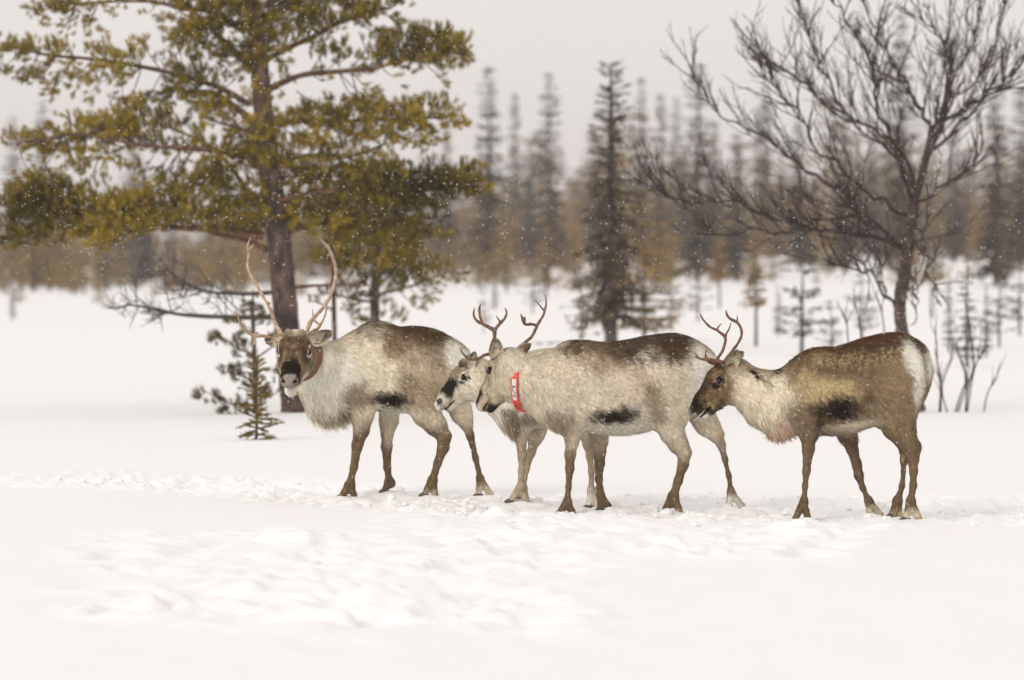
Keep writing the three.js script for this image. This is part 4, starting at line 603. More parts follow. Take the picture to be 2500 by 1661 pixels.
// a pine told by its trunk, its limbs and the places where its needles gather, all measured in the photograph at the tree's distance
function pineTree(o) {
  const D = o.dist, s = D / FPX, base = at(o.foot[0], o.foot[1], D); base.y = snowHeight(base.x, base.z) - 0.03;
  const root = thing(o.name ?? 'pine_tree', o.label, 'pine tree', base), L = (x, y, z = 0) => at(x, y, D - z).sub(base);
  const tr = o.trunk.map(([x, y, w]) => [L(x, y), w * s]); tr.unshift([V(tr[0][0].x, -0.05, 0), tr[0][1] * 1.12]);
  part('trunk', vcol(tube(tr.map((q) => q[0]), tr.map((q) => q[1]), tr.length * 22, 30, 0.09), pineBark((v) => 0.45 * sstep(2.2, 4, v.y))), BARK, root);
  const nodes = [];   // points on wood from which twigs may start
  for (const q of tr) nodes.push(q[0]);
  for (const l of o.limbs ?? []) {
    const P = l.p.map(([x, y, z]) => L(x, y, z * -0.3)), R = P.map((_, i) => lerp(l.w, l.w * 0.3, i / (P.length - 1)) * s);
    part(l.dead ? 'dead_limb' : 'limb', vcol(tube(P, R, P.length * 6, 7, 0.3), l.dead ? () => [0.06, 0.05, 0.045] : pineBark(() => l.red ?? 0.35)), BARK, root);
    const cv = new THREE.CatmullRomCurve3(P); for (let i = 2; i <= 14; i++) { const q = cv.getPoint(i / 14); q.live = !l.dead; nodes.push(q); }
    if (l.dead) {   // bare side twigs
      const tw = []; for (let i = 0; i < 26; i++) { const p = cv.getPoint(rr(0.25, 1)), d = V(rr(-1, 0.25), rr(-0.5, 0.7), rr(-0.8, 0.8)).normalize(), n = rr(0.12, 0.42), q = p.clone().addScaledVector(d, n * 0.5).add(V(0, rr(-0.04, 0.04), 0)), e = q.clone().addScaledVector(d, n * 0.5).add(V(rr(-0.05, 0.05), rr(-0.02, 0.12), 0)); tw.push(tube([p, q, e], [0.007, 0.005, 0.002], 4, 4)); for (let k = 0; k < 2; k++) tw.push(tube([q, q.clone().add(V(rr(-0.16, 0.05), rr(-0.05, 0.16), rr(-0.1, 0.1))), q.clone().add(V(rr(-0.25, 0.02), rr(-0.05, 0.24), rr(-0.15, 0.15)))], [0.004, 0.003, 0.0015], 3, 3)); }
      part('dead_twigs', vcol(mergeGeometries(tw), () => [0.065, 0.055, 0.05]), BARK, root, { kind: 'stuff' });
    }
  }
  const twigs = [], list = [], T = o.tuft ?? 0.1, live = nodes.filter((q) => q.live !== false);
  for (const [cx, cy, rx, ry, dens = 1, tone = 0] of o.clumps) {
    const C = L(cx, cy, 0), RX = rx * s * (o.loose ?? 1), RY = ry * s * (o.loose ?? 1), RZ = Math.max(RX * 0.75, RY), n = Math.ceil(dens * o.density * RX * RY * 3.1416);
    for (let i = 0; i < n; i++) {
      let q; do q = V(rr(-1, 1), rr(-1, 1), rr(-1, 1)); while (q.length() > 1);
      const e = V(C.x + q.x * RX, C.y + q.y * RY, (o.deep ? q.z * RZ : q.z * RZ * 0.8));
      let st = live[0], bd = 1e9; for (let k = 0; k < 8; k++) { const c = live[Math.floor(rnd() * live.length)], d = c.distanceTo(e) + (c.y > e.y ? 0.25 : 0); if (d < bd) { bd = d; st = c; } }
      for (const c of live) { const d = c.distanceTo(e); if (d < bd * 0.7) { bd = d; st = c; } }
      const reach = e.clone().sub(st), far = reach.length(), start = far > 0.4 ? e.clone().addScaledVector(reach, -0.4 / far) : st, mid = start.clone().lerp(e, 0.5).add(V(0, -0.08 * Math.min(far, 0.5), 0));
      if (i % 2 === 0) twigs.push(tube([start, mid, e], [0.006, 0.005, 0.003].map((x) => x * (o.twig ?? 1)), 4, 4));
      const out = e.clone().sub(mid).normalize(), k = 3 + Math.floor(rnd() * 4), sh = rr(0.7, 1.3);
      for (let j = 0; j < k; j++) {
        const d = out.clone().add(V(gauss() * 0.7, 0.35 + gauss() * 0.45, gauss() * 0.7)).normalize(), p = mid.clone().lerp(e, rr(0.35, 1)).add(V(gauss() * 0.085, gauss() * 0.05, gauss() * 0.085).multiplyScalar(T / 0.11));
        const g = clamp(0.5 + 0.6 * noise(p.x * 1.3 + base.x, p.y * 1.3, p.z * 1.3) + gauss() * 0.25 + tone, 0, 1), c = mix3(o.green?.[0] ?? [0.06, 0.05, 0.009], o.green?.[1] ?? [0.45, 0.32, 0.036], g);
        placeShoot(list, p, d, T * rr(0.75, 1.25) * (0.9 + 0.1 * sh), c);
      }
    }
  }
  part('twigs', vcol(mergeGeometries(twigs), () => [0.075, 0.05, 0.04]), BARK, root, { kind: 'stuff' });
  copies('needles', PINE_SHOOT, NEEDLE, list, root, { kind: 'stuff' });
  return root;
}
const q8 = (a, k = 1.888, ox = 0, oy = 0) => a.map(([x, y, ...r]) => [ox + x / k, oy + y / k, ...r]);
const z8 = (a) => a.map(([x, y, rx, ry, ...r]) => [x / 1.888, y / 1.888, rx / 1.888, ry / 1.888, ...r]);
pineTree({
  label: 'large pine with thick reddish trunk and wide olive crown behind the collared bull reindeer', dist: 54, foot: [718, 1008], density: 210, loose: 1.15, twig: 0.9,
  trunk: [[716, 1008, 30], [700, 800, 31], [682, 600, 30], [660, 430, 28], [642, 270, 24], [630, 110, 20], [617, 0, 17], [605, -140, 14], [600, -330, 9], [598, -480, 4]],
  limbs: [
    { p: q8([[1130, 150, 0], [1000, 60, 0.1], [840, 40, 0.15], [700, 8, 0.2], [350, 14, 0.3]]), w: 8 },
    { p: q8([[1150, 480, 0], [1000, 400, 0.2], [780, 335, 0.3], [560, 292, 0.3], [400, 270, 0.3], [200, 250, 0.2], [20, 200, 0.2]]), w: 8, red: 0.5 },
    { p: q8([[1165, 560, 0], [1080, 490, 0.4], [980, 425, 0.6], [860, 420, 0.8]]), w: 10, red: 0.9 },
    { p: q8([[1185, 730, 0], [960, 690, -0.3], [800, 680, -0.4], [640, 668, -0.5], [380, 620, -0.5], [80, 660, -0.5]]), w: 8 },
    { p: q8([[1190, 920, 0], [1110, 840, 0.4], [1060, 760, 0.6], [900, 640, 0.8], [700, 560, 0.8]]), w: 7, red: 0.8 },
    { p: q8([[1210, 1090, 0], [1050, 1062, 0.3], [900, 1055, 0.5], [740, 1045, 0.6], [560, 1000, 0.6], [300, 960, 0.7], [80, 900, 0.7]]), w: 10, red: 0.8 },
    { p: q8([[1225, 1150, 0], [1120, 1105, 0.5], [980, 1075, 0.7], [820, 1000, 0.9]]), w: 9, red: 0.9 },
    { p: q8([[1160, 310, 0], [1060, 220, 0.3], [960, 120, 0.4], [900, 60, 0.5]]), w: 11, red: 0.8 },
    { p: q8([[1190, 300, 0], [1290, 240, 0.3], [1460, 160, 0.4], [1600, 90, 0.5], [1760, 40, 0.5]]), w: 9, red: 0.6 },
    { p: q8([[1215, 430, 0], [1300, 380, -0.1], [1400, 345, -0.2], [1560, 330, -0.2], [1700, 318, -0.2], [1900, 270, -0.2], [2120, 240, -0.2]]), w: 9 },
    { p: q8([[1225, 600, 0], [1350, 560, 0.3], [1550, 560, 0.4], [1800, 550, 0.4], [2080, 540, 0.4]]), w: 8 },
    { p: q8([[1250, 780, 0], [1400, 720, 0.5], [1620, 720, 0.7], [1780, 660, 0.7]]), w: 8 },
    { p: q8([[1300, 1080, 0], [1430, 1040, 0.3], [1580, 1010, 0.4], [1800, 900, 0.5], [2050, 860, 0.5], [2230, 830, 0.5]]), w: 7, red: 0.5 },
    { p: q8([[1165, 220, 0], [1200, 60, -0.5], [1300, -80, -0.7]]), w: 9 }, { p: q8([[1200, 640, 0], [1130, 600, -0.7], [1000, 560, -1.1]]), w: 8 }, { p: q8([[1240, 940, 0], [1380, 900, -0.7], [1540, 880, -1.1]]), w: 8 },
    { p: q8([[1340, 1325, 0], [1450, 1318, 0.2], [1600, 1310, 0.3], [1720, 1315, 0.3]]), w: 5, red: 0.7 },
    { p: q8([[1260, 1462, 0], [1050, 1462, 0.2], [820, 1448, 0.4], [700, 1420, 0.5], [580, 1405, 0.5]]), w: 7, dead: 1 }, { p: q8([[1250, 1350, 0], [1080, 1355, 0.3], [900, 1330, 0.5], [760, 1240, 0.5]]), w: 6, dead: 1 }],
  clumps: z8([
    [230, 30, 90, 40], [400, 20, 120, 30, 0.7], [330, 100, 150, 40, 0.4], [600, 20, 120, 24, 0.4], [930, 60, 130, 90], [1120, 40, 150, 90, 1.1], [1320, 40, 170, 80, 1.1], [1560, 40, 160, 70, 1.1], [1750, 30, 120, 50], [870, 190, 110, 70, 0.9], [950, 130, 90, 70, 0.8],
    [60, 210, 90, 45], [180, 240, 130, 45, 0.8], [420, 215, 80, 24, 0.6], [520, 270, 140, 50, 0.6], [650, 210, 60, 40, 0.3], [150, 370, 90, 50, 0.4], [330, 360, 130, 50, 0.35], [500, 350, 130, 50, 0.35], [340, 440, 140, 30, 0.3], [30, 330, 60, 25, 0.4],
    [860, 370, 90, 70, 1.1], [950, 450, 90, 80, 1.1], [720, 470, 100, 50, 0.7], [620, 500, 90, 50, 1], [1010, 500, 70, 70, 0.5],
    [520, 560, 130, 60], [350, 590, 140, 60, 0.9], [600, 620, 120, 60, 1], [140, 650, 120, 45, 1], [270, 680, 130, 40, 0.8], [450, 700, 120, 70, 0.5], [760, 560, 90, 60, 0.6], [800, 670, 120, 40, 0.5], [1000, 690, 130, 36, 0.7], [880, 620, 100, 50, 0.4], [1120, 600, 70, 90, 0.5], [350, 770, 80, 40, 0.4],
    [900, 810, 170, 60, 0.9], [1100, 740, 110, 50, 0.9], [1050, 900, 170, 70, 0.9], [800, 930, 170, 80, 1.1], [600, 960, 150, 90, 1.2, 0.12], [230, 880, 170, 90, 1.25], [90, 930, 110, 90, 1.2], [400, 980, 160, 100, 1.2, 0.15], [180, 1030, 170, 80, 1.1], [430, 1080, 130, 70, 1, 0.15], [70, 1090, 90, 50, 0.8], [620, 1060, 100, 40, 0.6], [720, 1000, 100, 60, 0.9], [1000, 990, 170, 60, 1, 0.1], [1160, 960, 110, 90, 1],
    [1060, 260, 100, 90, 0.6], [1160, 200, 80, 110, 0.9], [1250, 130, 110, 70, 0.8], [1430, 110, 120, 50, 0.7], [1320, 190, 130, 40, 0.4], [1450, 230, 130, 50, 0.35], [1560, 220, 90, 40, 0.3],
    [1850, 190, 120, 90, 1], [1980, 200, 130, 80, 1.1], [2080, 220, 80, 60, 1], [1930, 290, 130, 50, 0.7], [1770, 260, 90, 60, 0.6], [1650, 300, 100, 40, 0.3], [2120, 260, 50, 50, 0.7],
    [1620, 500, 130, 60, 1], [1430, 540, 140, 50, 1], [1700, 470, 90, 50, 1], [1560, 590, 150, 50, 0.9], [1860, 530, 110, 70, 0.8], [1990, 510, 110, 70, 1], [2080, 550, 70, 45, 0.8], [1730, 600, 120, 50, 0.7], [1900, 620, 100, 40, 0.6], [1350, 640, 110, 40, 0.7], [1560, 680, 160, 40, 0.8], [1230, 700, 80, 100, 0.8], [1330, 760, 110, 60, 0.6], [1270, 560, 60, 60, 0.6],
    [1500, 790, 160, 60, 1], [1740, 800, 170, 60, 1.2, -0.1], [1950, 820, 150, 70, 1.2, -0.1], [2110, 830, 120, 70, 1.2, -0.1], [2200, 840, 60, 50, 1, -0.1], [1480, 890, 150, 60, 1], [1700, 890, 160, 60, 1.1], [1400, 960, 130, 60, 0.9], [1900, 910, 150, 50, 1, -0.1], [1260, 860, 70, 70, 0.4], [1260, 1010, 80, 50, 0.8], [1560, 960, 90, 40, 0.6],
    [650, 330, 480, 320, 0.06], [1650, 400, 430, 260, 0.07], [750, 720, 560, 200, 0.13], [1600, 680, 420, 180, 0.16], [1200, 420, 90, 260, 0.4], [1230, 800, 110, 230, 0.4], [1650, 980, 330, 120, 0.5], [1780, 1080, 260, 120, 0.45], [900, -80, 200, 90], [1300, -90, 250, 100], [600, -100, 200, 60, 0.8], [1200, -300, 280, 130], [1150, -550, 220, 140], [1130, -750, 130, 120]]),
});
pineTree({
  label: 'dense dark young pine half hidden behind the big pine, right of its trunk', dist: 61, foot: [918, 962], density: 170, deep: 1, green: [[0.06, 0.05, 0.007], [0.28, 0.205, 0.018]],
  trunk: [[917, 955, 14], [915, 790, 12], [915, 700, 11], [918, 600, 9], [920, 500, 6], [922, 400, 3]],
  limbs: [{ p: [[915, 720, 0], [1000, 700, 0.2], [1110, 660, 0.3]], w: 4 }, { p: [[915, 740, 0], [840, 725, 0.2], [780, 715, 0.3]], w: 4 }, { p: [[916, 600, 0], [1000, 560, 0.3], [1060, 530, 0.3]], w: 4 }, { p: [[916, 640, 0], [850, 620, -0.2], [800, 610, -0.3]], w: 4 }],
  clumps: [[930, 430, 80, 40], [900, 490, 90, 50, 1.1], [1010, 500, 70, 45, 0.9], [860, 560, 70, 50, 0.9], [960, 570, 90, 50, 1.1], [1040, 560, 50, 40, 0.8], [840, 630, 60, 45, 1], [920, 650, 80, 45, 1.1], [1000, 640, 70, 40, 1], [1090, 675, 44, 22, 0.8], [960, 700, 110, 26, 0.35], [850, 715, 70, 36, 0.4], [1000, 740, 80, 30, 0.22], [870, 760, 60, 30, 0.3], [960, 770, 60, 24, 0.22], [790, 600, 30, 40, 0.4]],
});
pineTree({
  label: 'slim grey-stemmed young pine standing close to the right of the thick trunk', dist: 58, foot: [818, 985], density: 90, tuft: 0.1,
  trunk: [[817, 975, 7], [816, 800, 6], [812, 640, 5], [806, 560, 3], [803, 500, 1.5]], limbs: [{ p: [[815, 760, 0], [780, 740, 0.1], [750, 735, 0.1]], w: 3 }],
  clumps: [[803, 545, 24, 40, 0.7], [790, 640, 36, 30, 0.4], [830, 700, 30, 26, 0.3], [775, 745, 30, 20, 0.3]],
});
pineTree({
  label: 'small bushy pine at the foot of the thick trunk, left of the collared bull', dist: 53.5, foot: [622, 1006], density: 210, tuft: 0.1, twig: 0.9, green: [[0.04, 0.034, 0.01], [0.17, 0.13, 0.02]],
  trunk: [[622, 1003, 6], [622, 900, 6], [618, 800, 5], [617, 730, 2.5], [618, 705, 1]],
  limbs: [{ p: [[622, 870, 0], [580, 850, 0.1], [530, 815, 0.1]], w: 3 }, { p: [[622, 930, 0], [580, 915, 0.1], [530, 905, 0.1]], w: 3 }, { p: [[622, 990, 0], [560, 985, 0.1], [520, 965, 0.15], [488, 950, 0.2]], w: 3 }, { p: [[620, 880, 0], [660, 850, 0.1], [690, 830, 0.1]], w: 3 }, { p: [[618, 780, 0], [600, 770, 0.1], [570, 745, 0.1]], w: 2.5 }],
  clumps: [[616, 745, 14, 36, 0.7], [575, 790, 26, 16, 0.5], [612, 800, 20, 22, 0.7], [545, 824, 22, 14, 0.9], [585, 840, 30, 20, 0.9], [600, 865, 22, 16, 0.8], [545, 905, 22, 10, 0.9], [580, 912, 30, 16, 1], [605, 930, 22, 14, 0.6], [496, 962, 14, 12, 0.9], [525, 978, 24, 14, 0.9], [560, 1000, 24, 14, 0.8], [590, 985, 22, 18, 0.5], [665, 830, 18, 16, 0.6], [672, 900, 16, 16, 0.7], [655, 950, 24, 20, 0.5], [640, 770, 16, 16, 0.4]],
});

// a spruce: whorls of drooping branches, each with many small flat sprays
function spruceGeo(o) {
  const s0 = seed; seed = o.seed; const pos = [], col = [], idx = [], H = o.h;
  const spray = (p, d, l, w, c) => { const sd = V().crossVectors(d, V(0, 1, 0)); if (sd.lengthSq() < 1e-6) sd.set(1, 0, 0); sd.normalize(); const b = pos.length / 3, m = p.clone().addScaledVector(d, l * 0.5), e = p.clone().addScaledVector(d, l); m.y -= 0.02 * l; e.y -= 0.12 * l; const up = rr(-0.6, 0.6) * w; for (const [q, k] of [[p, 0], [m.clone().addScaledVector(sd, w), up], [e, 0], [m.clone().addScaledVector(sd, -w), -up]]) { pos.push(q.x, q.y + k, q.z); col.push(...c); } idx.push(b, b + 1, b + 2, b, b + 2, b + 3); };
  const levels = o.levels ?? 38;
  for (let i = 0; i < levels; i++) {
    const t = lerp(o.from ?? 0.06, 0.985, (i + rr(-0.4, 0.4)) / levels), w = o.w * (Math.pow(1 - t, o.taper ?? 0.75) + 0.03) * (1 + 0.35 * noise(t * 9, o.seed * 3.3)) * lerp(o.low ?? 1, 1, sstep(0.0, 0.3, t)), n = Math.round(lerp(7, 3, t)), ph = rr(0, 6.28);
    for (let j = 0; j < n; j++) {
      if (rnd() < (o.gap ?? 0.12)) continue;
      const an = ph + j / n * 6.283 + rr(-0.3, 0.3), l = w * rr(0.55, 1.2), dr = (o.droop ?? 0.35) * lerp(1, -0.6, sstep(0.3, 1, t)), p = V(0, t * H, 0), d = V(Math.cos(an), -dr, Math.sin(an)).normalize(), m = Math.max(4, Math.round((o.dens ?? 15) * l / o.w + 3));
      for (let k = 0; k < m; k++) { const f = (k + rnd()) / m, q = p.clone().addScaledVector(d, l * f); q.y += 0.12 * l * f * f; const dd = d.clone().add(V(rr(-0.9, 0.9), rr(-0.45, 0.25), rr(-0.9, 0.9))).normalize(), g = clamp(0.45 + gauss() * 0.4 + 0.5 * noise(q.x * 3, q.y * 3, q.z * 3), 0, 1); spray(q, dd, (o.spray ?? 0.05) * H * rr(0.7, 1.3) * lerp(1, 0.6, t), (o.spray ?? 0.05) * H * 0.2, mix3(o.c[0], o.c[1], g)); }
    }
  }
  const crown = new THREE.BufferGeometry(); crown.setAttribute('position', new THREE.Float32BufferAttribute(pos, 3)); crown.setAttribute('color', new THREE.Float32BufferAttribute(col, 3)); crown.setIndex(idx); crown.computeVertexNormals();
  const r = o.r ?? 0.012 * H, trunk = vcol(tube([V(0, -0.2, 0), V(0, H * 0.35, 0), V(rr(-0.01, 0.01) * H, H * 0.7, 0), V(0, H * 0.985, 0)], [r * 1.1, r * 0.85, r * 0.5, r * 0.12], 12, 7, 0.2), (v) => { const n = noise(v.x * 9, v.y * 4, v.z * 9); return mix3([0.05, 0.042, 0.038], [0.1, 0.08, 0.07], clamp(0.5 + n, 0, 1)); });
  seed = s0; return { trunk, crown };
}
const DARK_SPRUCE = [[0.032, 0.024, 0.016], [0.115, 0.084, 0.048]], OLIVE = [[0.1, 0.06, 0.012], [0.44, 0.28, 0.065]], GREYISH = [[0.07, 0.048, 0.03], [0.24, 0.165, 0.095]];
function plantTree(geo, name, label, category, px, basePy, D, scale, wide, group, turn = 0) {
  const b = at(px, basePy, D); b.y = snowHeight(b.x, b.z, true) - 0.02;
  const o = thing(name, label, category, b, group); o.scale.set(scale * wide, scale, scale * wide); o.rotation.y = turn;
  part('trunk', geo.trunk, BARK, o); part('crown', geo.crown, LEAFY, o); return o;
}
{ // the dark spruce in the middle
  const D = 84, k = FPX / D, baseY = HORIZON + CAMH * FPX / D, h = (baseY - 137) / k;
  const g = spruceGeo({ seed: 41, h, w: 0.62, levels: 46, c: [[0.03, 0.021, 0.01], [0.15, 0.098, 0.04]], from: 0.14, taper: 0.45, spray: 0.036, dens: 20, droop: 0.5, gap: 0.14, low: 0.95, r: 0.1 });
  plantTree(g, 'spruce_tree', 'tall dark narrow spruce behind the back of the red-collared reindeer', 'spruce', 1492, baseY, D, 1, 1, undefined, 0.7);
  const g2 = spruceGeo({ seed: 43, h: 2.6, w: 0.75, levels: 24, c: OLIVE, from: 0.1, taper: 0.6, spray: 0.06, dens: 20, gap: 0.15, droop: 0.1 });
  plantTree(g2, 'pine_sapling', 'bushy olive pine sapling close beside the tall dark spruce, on its right', 'pine tree', 1572, HORIZON + CAMH * FPX / 92, 92, 1, 0.9, undefined, 1);
  const g3 = spruceGeo({ seed: 47, h: 1.7, w: 0.7, levels: 9, c: GREYISH, from: 0.15, taper: 0.6, spray: 0.07, dens: 9, gap: 0.4, droop: 0.1 });
  plantTree(g3, 'pine_sapling', 'thin greyish pine sapling in the snow at the foot of the tall dark spruce', 'pine tree', 1420, HORIZON + CAMH * FPX / 80, 80, 0.9, 1, undefined, 2);
}
{ // hazy spruces of the forest edge
  const P = [11, 12, 13, 14].map((s, i) => spruceGeo({ seed: s, h: 1, w: 0.1 + 0.012 * i, levels: 34, c: DARK_SPRUCE, from: 0.08, taper: 0.7, spray: 0.045, dens: 12, gap: 0.1, droop: 0.45 }));
  const far = [
    [1193, 165, 190, 1.0, 'tall hazy spire-topped spruce nearest to the right edge of the big pine'], [1256, 238, 270, 0.7, 'faint thin spruce between two taller hazy spruces right of the big pine'], [1340, 184, 205, 0.9, 'hazy spruce just left of the tall dark spruce'], [1092, 312, 225, 0.9, 'blurred spruce top showing at the right tip of the big pine branches'],
    [1566, 215, 250, 0.7, 'pale slim spruce first to the right of the tall dark spruce'], [1612, 242, 205, 0.8, 'grey spruce second to the right of the tall dark spruce'], [1650, 268, 290, 0.7, 'faint small spruce just left of the bare birch twig tips'], [1703, 168, 185, 1.1, 'tall spruce standing behind the leftmost twig tips of the bare birch'], [1745, 330, 240, 1, 'short spruce right beside the tall one behind the leftmost birch twigs'],
    [1798, 345, 180, 1.1, 'broad grey spruce behind the lower left branches of the birch'], [1868, 250, 270, 0.8, 'pale spruce spire behind the middle of the birch crown'], [1950, 318, 210, 1, 'hazy spruce behind the long left boughs of the birch'], [2062, 285, 190, 1, 'spruce directly behind the left half of the birch crown'], [2130, 360, 240, 1, 'short hazy spruce left of the forked birch stems'],
    [2197, 62, 170, 0.8, 'tallest hazy spruce, its spire behind the upright stems of the birch'], [2330, 330, 220, 1, 'hazy spruce behind the right-hand branches of the birch'], [2432, 214, 160, 1.1, 'wide tall hazy spruce near the right edge, beyond the birch'], [2493, 255, 190, 1, 'hazy spruce cut off by the right edge of the picture'],
    [102, 236, 235, 0.9, 'hazy spruce spire far left between the pine branches'], [32, 285, 260, 1, 'faint spruce cut off near the left edge of the picture'], [352, 392, 230, 1, 'hazy spruce seen through the left branches of the big pine'], [1452, 330, 260, 0.9, 'short hazy spruce touching the left side of the tall dark spruce'], [1290, 370, 240, 1, 'short hazy spruce under the thin faint one right of the big pine']];
  far.forEach(([px, top, D, wide, label], i) => { const by = HORIZON + CAMH * FPX / D; plantTree(P[i % 4], 'spruce_tree', label, 'spruce', px, by, D, (by - top) * D / FPX, wide, undefined, i * 1.7); });
}
{ // young trees standing in the snow between the birch and the forest
  const S = [spruceGeo({ seed: 61, h: 1, w: 0.2, levels: 13, c: OLIVE, from: 0.5, taper: 0.6, spray: 0.09, dens: 9, gap: 0.15, droop: 0, r: 0.02 }), spruceGeo({ seed: 62, h: 1, w: 0.36, levels: 9, c: DARK_SPRUCE, from: 0.2, taper: 0.4, spray: 0.1, dens: 11, gap: 0.35, droop: -0.1, r: 0.022 }), spruceGeo({ seed: 63, h: 1, w: 0.12, levels: 22, c: [[0.05, 0.04, 0.02], [0.14, 0.105, 0.045]], from: 0.12, taper: 0.4, spray: 0.05, dens: 9, gap: 0.3, droop: 0.2, r: 0.016 })];
  for (const [k, px, top, D, wide, label] of [
    [1, 1958, 615, 82, 1, 'pine sapling with flat layered boughs behind the head of the brown reindeer'], [0, 1846, 635, 88, 1, 'sapling with one olive tuft on a bare stem above the small reddish antlers'], [0, 1757, 612, 130, 1, 'blurred sapling with a dark top left of the olive-tufted one'], [2, 2361, 600, 74, 0.9, 'thin upright pine right of the birch trunk'], [2, 2318, 640, 84, 0.7, 'slim grey stem between the birch trunk and the thin upright pine'], [2, 2408, 680, 80, 0.8, 'short thin pine just right of the thin upright one'], [1, 2490, 620, 100, 0.8, 'layered sapling at the right edge of the picture'], [1, 2030, 720, 78, 0.7, 'low sapling with small boughs left of the birch trunk'], [2, 30, 640, 114, 0.6, 'pale thin sapling alone in the snow near the left edge'], [2, 1208, 640, 130, 0.8, 'faint sapling in the snow field above the middle reindeer antlers'], [1, 1640, 650, 105, 0.7, 'grey blurred sapling right of the tall dark spruce'], [2, 2448, 560, 150, 0.9, 'blurred young spruce in the snow far right beyond the thin pines'], [1, 2105, 655, 92, 0.8, 'layered pine sapling just left of the birch trunk fork, low in the snow'], [2, 1900, 690, 98, 1, 'small narrow pine between the olive-tufted sapling and the flat layered one'], [0, 2275, 590, 120, 1, 'blurred sapling with a dark top directly right of the birch trunk'], [1, 1705, 650, 115, 0.9, 'grey sapling behind the reddish antlers of the brown reindeer'], [1, 2440, 660, 88, 0.8, 'open layered pine sapling near the right edge above the thin bare twig'], [1, 1300, 655, 125, 0.9, 'faint low sapling in the snow between the antlers and the tall dark spruce'], [1, 1180, 690, 100, 0.45, 'very thin bare sapling behind the antlers of the red-collared reindeer']]) {
    const by = HORIZON + CAMH * FPX / D; plantTree(S[k], k === 2 ? 'young_pine' : 'pine_sapling', label, 'pine tree', px, by, D, (by - top) * D / FPX, wide, undefined, px);
  }
}
{ // the far wood reads as one mass
  const pine = spruceGeo({ seed: 71, h: 1, w: 0.36, levels: 16, c: OLIVE, from: 0.1, taper: 0.5, spray: 0.09, dens: 10, gap: 0.15, droop: 0, r: 0.02 }), sp = spruceGeo({ seed: 72, h: 1, w: 0.16, levels: 24, c: GREYISH, from: 0.05, taper: 0.7, spray: 0.06, dens: 9, gap: 0.15, droop: 0.3, r: 0.015 });
  const join = (g) => { for (const q of [g.trunk, g.crown]) { q.deleteAttribute('uv'); } return mergeGeometries([g.trunk, g.crown]); };
  for (const [geo, name, label, share, hh] of [[join(pine), 'distant_pines', 'brownish olive wood of small pines closing the view behind the snow field', 1.3, [3, 5]], [join(sp), 'distant_spruces', 'hazy grey wood of small spruces among the distant pines', 0.5, [3, 6.5]]]) {
    const list = [];
    for (let i = 0; i < 520 * share; i++) {
      const px = rr(-2400, 4900), D = rr(1, 0) < 0.5 ? rr(225, 300) : rr(260, 420), left = sstep(1000, 500, px), d = lerp(D + 40, D * 0.8, left), p = at(px, HORIZON + CAMH * FPX / d, d), h = rr(...hh) * lerp(1, 0.8, left) * (0.45 + 1.1 * rnd() * rnd() + 0.2 * rnd()) * 1.15 * d / 300;
      list.push({ m: new THREE.Matrix4().compose(V(p.x, snowHeight(p.x, p.z, true), p.z), new THREE.Quaternion().setFromAxisAngle(V(0, 1, 0), rr(0, 6.3)), V(h * rr(0.8, 1.25), h, h * rr(0.8, 1.25))), c: [1, 1, 1].map(() => 1).map((v, k, a) => v * (k === 2 ? rr(0.8, 1.1) : 1)) });
    }
    if (name === 'distant_pines') for (let i = 0; i < 190; i++) { const px = rr(-900, 3400), d = rr(150, 260), p = at(px, HORIZON + CAMH * FPX / d, d); const h = rr(0.6, 2.6) * (i % 3 ? 0.7 : 1) * (px < 600 ? 0.5 : 1); list.push({ m: new THREE.Matrix4().compose(V(p.x, snowHeight(p.x, p.z, true), p.z), new THREE.Quaternion().setFromAxisAngle(V(0, 1, 0), rr(0, 6.3)), V(h * rr(0.6, 1), h, h * rr(0.6, 1))), c: [1, 1, 1] }); }
    copies(name, geo, LEAFY, list, scene, { kind: 'stuff', label, category: 'wood' });
  }
}
// ---------------------------------------------------------------- bare birch, willow twigs, small spruce
function branchOut(list, p, dir, len, r, level) {
  const n = Math.max(3, Math.round(len / 0.12)), pts = [p.clone()], d = dir.clone(), step = len / n;
  for (let i = 0; i < n; i++) { d.add(V(gauss() * 0.2, 0.07 + gauss() * 0.16, gauss() * 0.2)).normalize(); pts.push(pts[i].clone().addScaledVector(d, step)); }
  list.push(tube(pts, pts.map((_, i) => lerp(r, Math.max(0.0016, r * 0.3), i / n)), n, level > 1 ? 4 : 5));
  if (level >= 3) return;
  const kids = Math.round(len * (level === 1 ? 7.5 : 6.5));
  for (let k = 0; k < kids; k++) { const t = rr(0.15, 1), i = Math.min(n - 1, Math.floor(t * n)), q = pts[i].clone().lerp(pts[i + 1], t * n - i), dd = pts[i + 1].clone().sub(pts[i]).normalize().add(V(gauss() * 0.75, 0.18 + gauss() * 0.55, gauss() * 0.75)).normalize(); branchOut(list, q, dd, len * rr(0.28, 0.5), r * 0.55, level + 1); }
}
